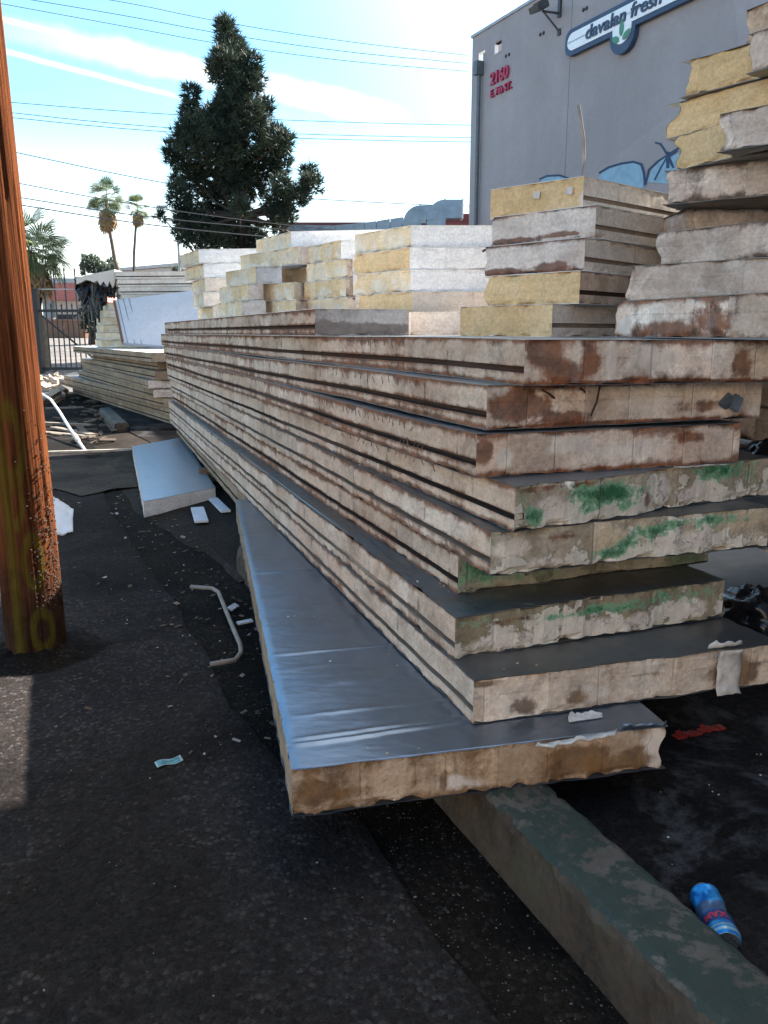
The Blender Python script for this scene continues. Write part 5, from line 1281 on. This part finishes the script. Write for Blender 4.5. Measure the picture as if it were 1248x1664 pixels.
def ticket_fn(t, b):
    u = t.obj(); x, y, z = t.sep(u); n = t.noise(u, 60, 4); ex = t.m('MAXIMUM', t.m('DIVIDE', t.m('ABSOLUTE', x), .048), t.m('DIVIDE', t.m('ABSOLUTE', y), .019))
    col = t.mix(t.ss(n, .42, .58), (.03, .13, .15), (.10, .27, .29)); col = t.mix(t.ss(ex, .84, .88), col, (.30, .36, .34))
    t.put(b.inputs['Base Color'], col); b.inputs['Roughness'].default_value = .6
p = P(275, 1246, .0); V = []; 
for j in range(5):
    for i in range(11): V.append(((i / 10 - .5) * .096, (j / 4 - .5) * .038, .004 + .004 * math.sin(i * .7) + .003 * (j == 4)))
Fc = [(j * 11 + i, j * 11 + i + 1, (j + 1) * 11 + i + 1, (j + 1) * 11 + i) for j in range(4) for i in range(10)]
o = mesh_np('paper_ticket', V, Fc, None, [mat('teal_ticket', ticket_fn)], True, (p.x, p.y, .016)); o.rotation_euler = (0, 0, math.radians(31)); o.modifiers.new('thickness', 'SOLIDIFY').thickness = .0008
tag(o, 'small teal printed ticket with a pale border on the asphalt', 'ticket')

def board(label, u, v, length, width, thick, ang, m, z=.01, cat='scrap', name='plank', tilt=(0, 0), group=None):
    p = P(u, v, z); mb = MB(); mb.box((0, 0, 0), (length, width, thick)); o = mb.build(name, m, None, bevel=min(.003, thick * .2)); o.location = (p.x, p.y, z + thick / 2); o.rotation_euler = (tilt[0], tilt[1], math.radians(ang)); return tag(o, label, cat, group)
# foam-cored board lying flat in the alley
q = [P(235, 843, 0), P(351, 818, 0), None, None]; tl, trr = P(215, 727, .14), P(296, 712, .14); q[2], q[3] = trr, tl
panel('short blue topped panel lying alone on the ground by the kerb', q, .012, ['white', 'white', 'white', 'pale'], skin=mat('clean_blue_skin', skin_fn, c=(.36, .42, .48), dust=.05, rough=.35, metal=.7), rag=(.004,) * 4, chip=.008, thick=.138)
WPL = simple('white_trim', (.62, .62, .64), .6, var=.1)
board('short white trim board poking from under the blue topped panel', 324, 838, .55, .11, .02, 106, WPL, .05, name='trim_board')
board('narrow white trim board beside the long pile, end broken', 356, 822, .6, .085, .02, 112, WPL, .055, name='trim_board')
# white bucket-like scrap of paper behind the pole
V = [];p = P(104, 866, .014)
sc_ = [(P(84, 812, .2), .22), (P(118, 826, .14), .14), (P(119, 866, .02), .02), (P(84, 872, .02), .02)]
mb = MB(); a0_, a1_, a2_, a3_ = [Vector((q_.x, q_.y, z)) for q_, z in sc_]
g_ = MB(); ng = 12; V = []
for j in range(ng + 1):
    for i in range(ng + 1):
        s_, t_ = i / ng, j / ng; pp = (a3_ * (1 - s_) + a2_ * s_) * (1 - t_) + (a0_ * (1 - s_) + a1_ * s_) * t_
        V.append(pp + Vector((0, 0, .03 * fbm(s_ * 2, t_ * 2, 5., 3))) + Vector((.0, .06 * (t_ > .65) * (t_ - .65), 0)))
Fc = [(j * (ng + 1) + i, j * (ng + 1) + i + 1, (j + 1) * (ng + 1) + i + 1, (j + 1) * (ng + 1) + i) for j in range(ng) for i in range(ng)]
V = [v - a3_ for v in V]; o = mesh_np('torn_sheet', V, Fc, None, [WPL], True, a3_); o.modifiers.new('thickness', 'SOLIDIFY').thickness = .006
tag(o, 'bent white sheet scrap standing just behind the wooden pole', 'sheet scrap')
# bent pipe on the ground
pp = [P(310, 957, .02), P(345, 957, .03), P(355, 963, .03), P(374, 1010, .03), P(391, 1050, .03), P(392, 1062, .03), P(382, 1074, .03), P(342, 1084, .02)]
mb = MB(); mb.tube([(q_.x, q_.y, .034) for q_ in pp], .012, 10); o = mb.build('bent_pipe', simple('grey_pipe', (.22, .19, .165), .8, var=.3), None, smooth=True, loc=(pp[0].x, pp[0].y, .02)); tag(o, 'bent dirty grey pipe lying beside the creased metal panel', 'pipe')
# long white pipe with a coupling
pp = [(68, 640, 0.5), (82, 650, .48), (95, 665, .42), (110, 690, .28), (124, 712, .14), (140, 735, .03)]
pl = []
for (u, v, z) in pp: q_ = P(u, v, z); pl.append(Vector((q_.x, q_.y, z)))
a_ = P(68, 640, .1)
pl = [R3(u, v, y) for (u, v), y in zip([(66, 639), (82, 649), (96, 668), (110, 691), (124, 712), (140, 735)], [14.6, 13.9, 13., 12.2, 11.5, 10.85])]
mb = MB(); mb.tube(pl, .021, 10); g = mb.build('white_pipe', simple('white_pvc', (.72, .70, .66), .5, var=.1), None, smooth=True, loc=pl[-1]); tag(g, 'long curved white pipe leaning down among the scraps by the pole', 'pipe')
mb = MB(); mb.tube([pl[3] * .25 + pl[4] * .75, pl[4] * .75 + pl[5] * .25], .034, 10); mb.V = [tuple(Vector(v) - pl[-1]) for v in mb.V]; mb.build('coupling', simple('pipe_coupling', (.5, .44, .38), .6), g)
board('white foam shard standing beside the bent grey pipe', 379, 988, .11, .035, .012, 80, WPL, .02, name='foam_shard', cat='shard', tilt=(.5, .1)); board('flat pale foam shard against the creased metal panel', 398, 1012, .09, .03, .01, 35, WPL, .015, name='foam_shard', cat='shard', tilt=(.2, 0))
WOODP = simple('grey_scrap_wood', (.17, .14, .11), .9, var=.4)
for i, (u, v, l, w_, a, lb) in enumerate(((92, 706, 1.6, .13, 150, 'grey broken plank lying left of the white pipe'), (118, 702, 1.4, .12, 135, 'grey broken plank crossing under the white pipe'), (100, 690, 1.2, .1, 160, 'thin dark plank highest among the scrap wood'),
                                      (150, 640, .9, .1, 20, 'pale splinter near the end of the kerb block'), (105, 664, .7, .12, 25, 'small pale board piece near the pipe top'))):
    board(lb, u, v, l, w_, .03, a, WOODP, .014 + .02 * i, cat='plank', group='scrap planks by the pole')
board('dirty white lath lying across the alley past the pole', 108, 736, 1.7, .05, .03, 14, simple('dirty_lath', (.42, .37, .31), .8, var=.3), .016, name='lath', cat='lath')
ln = [P(180, 667, .06), P(215, 680, .06), P(250, 688, .06), P(285, 692, .06)]
mb = MB(); mb.tube([(q_.x, q_.y, .08) for q_ in ln], .012, 6); tag(mb.build('cord', simple('pale_cord', (.45, .40, .34), .8), None, loc=(ln[0].x, ln[0].y, .06)), 'thin pale cord lying on the apron before the splayed pile', 'cord')
# rubble heap by the gate post
mb = MB(); rs = random.Random(3)
for _ in range(130):
    q_ = P(rs.gauss(82, 10), rs.uniform(610, 655), .1); s_ = rs.uniform(.05, .28); mb.box((q_.x, q_.y, .05 + rs.random() * .25), (s_, s_ * .7, s_ * .4), rs.uniform(0, 3), tilt=(rs.uniform(-.6, .6), rs.uniform(-.6, .6)))
tag(mb.build('rubble', simple('pale_rubble', (.36, .28, .22), .9, var=.5, scale=2), None), 'low heap of pale rubble and scraps at the gate', 'rubble', kind='stuff')
mb = MB()
for _ in range(90):
    q_ = P(rs.gauss(150, 25), rs.uniform(640, 720), .02); s_ = rs.uniform(.05, .3); mb.box((q_.x, q_.y, .02 + rs.random() * .05), (s_, s_ * .3, s_ * .12), rs.uniform(0, 3), tilt=(rs.uniform(-.3, .3), rs.uniform(-.3, .3)))
tag(mb.build('litter', simple('dark_litter', (.09, .07, .055), .9, var=.6, scale=2), None), 'scattered dark wood and dirt bits along the kerb', 'litter', kind='stuff')
mb = MB(); rs = random.Random(15)
cV = [Vector(p) for p in ((-1, -.7, 0), (1, -.6, 0), (.8, .8, 0), (-.7, .9, 0), (-.6, -.4, .9), (.7, -.3, .7), (.4, .5, 1.), (-.5, .5, .6))]
cF = ((0, 3, 2, 1), (4, 5, 6, 7), (0, 1, 5, 4), (1, 2, 6, 5), (2, 3, 7, 6), (3, 0, 4, 7))
def crumb(x, y, z, s_):
    M = Matrix.Rotation(rs.uniform(0, 6.28), 3, 'Z'); mb.add([M @ (v * s_ * rs.uniform(.7, 1.2)) + Vector((x, y, z)) for v in cV], cF, 0 if rs.random() < .6 else 1)
for i in (1, 2, 3, 5):
    a, d = (fl_[i] if i > 1 else s1[0]), (Q(UF[i], FARY, lev(i)) - fl_[i]).normalized() if i > 1 else (s1[3] - s1[0]).normalized()
    n_ = Vector((d.y, -d.x))
    for _ in range(26):
        q_ = a + d * (abs(rs.gauss(0, 1.4)) + .03) + n_ * (abs(rs.gauss(0, .10)) + .03 if i > 1 else rs.uniform(.05, .75)); crumb(q_.x, q_.y, lev(i) + T + .001, rs.uniform(.0015, .006))
for _ in range(60):
    y = rs.uniform(2.6, 9); x = kx(y) - abs(rs.gauss(0, .45)) - .05; crumb(x, y, .014, rs.uniform(.0015, .006))
for _ in range(30): crumb(rs.uniform(.8, 1.6), rs.uniform(1.9, 2.9), .1, rs.uniform(.001, .004))
tag(mb.build('foam_crumbs', [FLAKEW, simple('yellow_crumb', (.5, .36, .2), .9)], None), 'loose foam crumbs scattered on the metal tops and ground', 'crumbs', kind='stuff')
# dirt banked round the pole
V, Fc = [], []
for j in range(7):
    for i in range(48):
        a = 2 * math.pi * i / 48; rr_ = PR * .98 + (.02 + .035 * j) * (1 + .35 * fbm(math.cos(a) * 2, math.sin(a) * 2, 3., 3)) * (j > 0); V.append((pc.x + rr_ * math.cos(a), pc.y + rr_ * math.sin(a), .012 + .045 * (1 - j / 6) ** 2 * (1 + .6 * fbm(math.cos(a) * 3, math.sin(a) * 3, j * .5, 2))))
Fc = [(j * 48 + i, (j + 1) * 48 + i, (j + 1) * 48 + (i + 1) % 48, j * 48 + (i + 1) % 48) for j in range(6) for i in range(48)]
tag(mesh_np('dirt', V, Fc, None, [DIRT], True), 'dark dirt banked round the foot of the wooden pole', 'dirt', kind='stuff')
# dusty worn patch in the alley and flat chips of litter in the gutter
pcn = P(128, 772, 0); V = [(pcn.x, pcn.y, .0245)]; nn = 40
for k in range(nn):
    a = 2 * math.pi * k / nn; q_ = 1 + .38 * fbm(math.cos(a) * 1.6, math.sin(a) * 1.6, 4., 4); V.append((pcn.x + 1.0 * q_ * math.cos(a), pcn.y + 1.35 * q_ * math.sin(a), .0245))
tag(mesh_np('worn_patch', V, [(0, k + 1, (k + 1) % nn + 1) for k in range(nn)], None, [mat('dusty_asphalt', asphalt_fn, base=(.060, .048, .038), dark=(.030, .024, .019), warm=(.075, .058, .043), stones=.3)]), kind='structure')
mb = MB(); rs = random.Random(27)
for _ in range(260):
    y = rs.uniform(2.8, 10); x = kx(y) - abs(rs.gauss(.12, .38)) - .03; l_ = rs.uniform(.006, .028) * (1 + .06 * y)
    mb.box((x, y, .016 + rs.random() * .006), (l_, l_ * rs.uniform(.25, .8), .0025), rs.uniform(0, 3.1), mi=rs.choice((0, 0, 0, 1, 2)), tilt=(rs.uniform(-.35, .35), rs.uniform(-.35, .35)))
tag(mb.build('litter_chips', [simple('brown_chip', (.06, .04, .026), .9, var=.5, scale=30), simple('tan_chip', (.20, .145, .09), .9, var=.3), simple('grey_chip', (.26, .25, .24), .9, var=.3)], None), 'flat chips of wood, leaf and foam caught along the kerb line', 'litter', kind='stuff')
# loose stones in the gutter and over the asphalt
mb = MB(); rs = random.Random(5)
ico = [Vector(v) for v in ((0, 0, 1), (.9, 0, .2), (.2, .85, .25), (-.75, .5, .2), (-.75, -.5, .2), (.2, -.85, .25), (0, 0, -.3))]
icf = [(0, 1, 2), (0, 2, 3), (0, 3, 4), (0, 4, 5), (0, 5, 1)]
def stone(x, y, z, s):
    M = Matrix.Rotation(rs.uniform(0, 6.28), 3, 'Z'); j = [Vector((1 + rs.uniform(-.3, .3), 1 + rs.uniform(-.3, .3), .6)) for _ in range(1)][0]
    mb.add([M @ Vector((v.x * j.x, v.y * j.y, v.z * j.z)) * s + Vector((x, y, z)) for v in ico], icf, 0 if rs.random() < .72 else 1)
for _ in range(1500):
    y = rs.uniform(.9, 3.4) if rs.random() < .75 else rs.uniform(3.4, 9); e0, e1 = edge_x(y), kx(y); x = e0 + (e1 - e0) * rs.random(); stone(x, y, 0., rs.uniform(.0012, .0036) * (1 if rs.random() < .95 else 1.8))
for _ in range(900):
    y = rs.uniform(1.2, 7); x = edge_x(y) - abs(rs.gauss(0, .8)) - .02; stone(x, y, .015, rs.uniform(.0012, .0036) * (1 if rs.random() < .96 else 2.))
for _ in range(420):
    y = rs.uniform(1.2, 2.6); x = kx(y) + .245 + abs(rs.gauss(0, .022)); stone(x, y, .101, rs.uniform(.002, .0055))
tag(mb.build('gravel', [simple('gutter_stone', (.05, .043, .038), .9, var=.5, scale=40), simple('pale_chip', (.17, .155, .14), .85, var=.4, scale=40)], None), 'fine loose gravel and pale chips along the kerb and asphalt', 'gravel', kind='stuff')

# ------------------------------------------------------------------ splayed pile by the gate
GS = 'panels of the low splayed pile by the gate'
sp_l = [(1, 282, 13.2, 118, 20.5, 'bottom panel of the splayed pile, reaching furthest left'), (2, 276, 13.2, 96, 21.5, 'second panel up in the splayed pile, blue metal showing at its left tip'), (3, 266, 13.2, 104, 20.5, 'third panel up in the low splayed pile'),
        (4, 249, 13.2, 128, 20., 'fourth panel up in the splayed pile, grey end block'), (5, 241, 13.2, 134, 20., 'fifth panel up in the splayed pile, small grey end'), (6, 252, 13.2, 131, 20., 'sixth panel up in the splayed pile, below the dark gap'),
        (7, 256, 13.6, 150, 19., 'dark recessed panel in the gap of the splayed pile'), (8, 246, 13.2, 119, 19.5, 'top panel of the splayed pile with a sunlit white top')]
for k, un, yn, uf, yf, lb in sp_l:
    z = .1 + .143 * (k - 1); a, f_ = Q(un, yn, z + .07), Q(uf, yf, z + .07); d = (f_ - a).normalized(); n_ = Vector((d.y, -d.x)); b_ = a + Vector((.93, .36)) * 1.1
    panel(lb, [a, b_, b_ + (f_ - a), f_], z, ['endgrey' if k in (4, 5) else 'tan', 'tan', 'tan', 'tan'], (0, 0, 0, 1), skin=SKIN_WHITE if k == 8 else SKIN_BLUE if k == 2 else SKIN_DARK, group=GS, thick=.136, gmat=GROOVE if k != 5 else PALEGROOVE, dens=.8)

# ------------------------------------------------------------------ far stack, leaning white panel and torn sheet
GF = 'panels of the far pinkish stack'
FY = 17.
zt_ = r3(200, 441, FY).z
for k in range(10):
    z = zt_ - .148 * (k + 1)
    ul = [188, 191, 194, 197, 178, 169, 167, 167, 166, 165][k]; a = Q(ul, FY, z + .07); b_ = Q(345, FY - .2, z + .07)
    lb = ['top panel of the far pinkish stack behind the leaning sheet', 'second panel from the top of the far pinkish stack', 'third panel from the top of the far pinkish stack', 'fourth panel from the top of the far pinkish stack',
          'fifth panel down in the far stack, pale end sticking out left', 'crumbly tan block end just below the torn black sheet', 'second crumbly block end left of the leaning sheet', 'third crumbly block end left of the leaning sheet',
          'fourth crumbly block end left of the leaning sheet', 'lowest crumbly block end left of the leaning sheet'][k]
    lft = Q(ul - (10 if k > 3 else 7), FY + 1.4, z + .07)
    panel(lb, [a, b_, b_ + (lft - a), lft], z, ['pale' if k < 4 else 'yelpale', 'pale', 'pale', 'endrust' if k < 4 else 'yelpale'], (1 if k < 4 else 0, 0, 0, 0), skin=SKIN_DARK, group=GF, dens=1.2)
# leaning white panel, a tall sheet against the stack
lw = empty('leaning_panel', R3(200, 556, 16.2), 'large smooth white panel leaning on the far stack', 'foam panel')
c0_, c1_, c2_, c3_ = R3(199, 556, 16.2), R3(345, 570, 15.9), R3(345, 468, 16.45), R3(185, 488, 16.75)
o_ = Vector(lw.location); nrm = (c1_ - c0_).cross(c3_ - c0_).normalized()
mb = MB(); mb.add([c - o_ for c in (c0_, c1_, c2_, c3_)] + [c - o_ - nrm * .12 for c in (c0_, c1_, c2_, c3_)], ((0, 1, 2, 3), (7, 6, 5, 4), (0, 4, 5, 1), (1, 5, 6, 2), (2, 6, 7, 3), (3, 7, 4, 0)))
mb.build('white_face', mat('smooth_white_sheet', skin_fn, c=(.52, .52, .55), dust=.25, rough=.5, metal=0., dc=(.40, .37, .36)), lw)
ex = (c1_ - c0_).normalized(); ey = (c3_ - c0_).normalized()
for f_ in (.06, .14, .22):
    mb = MB(); a = c0_ + (c1_ - c0_) * f_ + nrm * .004; b_ = c3_ + (c2_ - c3_) * (f_ * .7) + nrm * .004
    mb.tube([a - o_, b_ - o_], .009, 4); mb.build('seam_line', simple('seam_grey', (.2, .2, .22), .8), lw)
mb = MB(); mb.add([c - o_ + nrm * .012 - ex * .02 for c in (c0_, c3_)] + [c - o_ - nrm * .12 - ex * .02 for c in (c3_, c0_)] + [c - o_ + nrm * .012 + ex * .035 for c in (c0_, c3_)], ((0, 1, 2, 3), (0, 4, 5, 1)))
mb.build('rusty_edge', simple('rusty_edge', (.17, .075, .04), .8), lw)
cu = D.curves.new('chalk_mark', 'FONT'); cu.body = '-32'; cu.size = .28; cu.shear = .3; o = textmesh('chalk_mark', cu, PEN); o.parent = lw
pm_ = c0_ + (c1_ - c0_) * .53 + (c3_ - c0_) * .52 + nrm * .012 - o_; M = Matrix((ex, (nrm.cross(ex)).normalized(), nrm)).transposed().to_4x4(); o.matrix_local = Matrix.Translation(pm_) @ M
# torn sheet with black tatters
TY2 = 17.3; ts_ = empty('torn_sheeting', R3(150, 455, TY2), 'torn pale panel with black tatters hanging by the gate', 'foam panel')
o_ = Vector(ts_.location)
mb = MB(); top = [(124, 452), (140, 447), (160, 443), (186, 438)]; bot = [(124, 462), (132, 459), (138, 455), (146, 456), (152, 459), (158, 456), (163, 464), (168, 457), (174, 466), (178, 457), (183, 468), (187, 458)]
mb.prism([(r3(*q_, TY2).x - o_.x, r3(*q_, TY2).z - o_.z) for q_ in top + bot[::-1]], lambda p, h: Vector((p[0], h, p[1])), .5); mb.build('pale_sheet', FO['pale'](), ts_)
mb = MB(); rs = random.Random(2)
for k in range(26):
    u = 128 + 57 * k / 25; x = r3(u, 455, TY2 + .1).x - o_.x; z1_ = r3(u, 452, TY2).z - o_.z; drop = (.35 + .5 * math.exp(-((u - 148) / 14) ** 2)) * rs.uniform(.7, 1.15); w_ = rs.uniform(.05, .11)
    pts = [(x, .12 + .1 * rs.random(), z1_), (x + rs.uniform(-.06, .06), .1 + .15 * rs.random(), z1_ - drop * .5), (x + rs.uniform(-.1, .1), .1, z1_ - drop)]
    mb.tube(pts, [w_, w_ * .9, w_ * .25], 6)
mb.box((r3(146, 470, TY2).x - o_.x, .3, -.25), (.42, .3, .42), tilt=(.2, .15)); mb.build('black_tatters', BAG, ts_)
print('objects', len(D.objects))
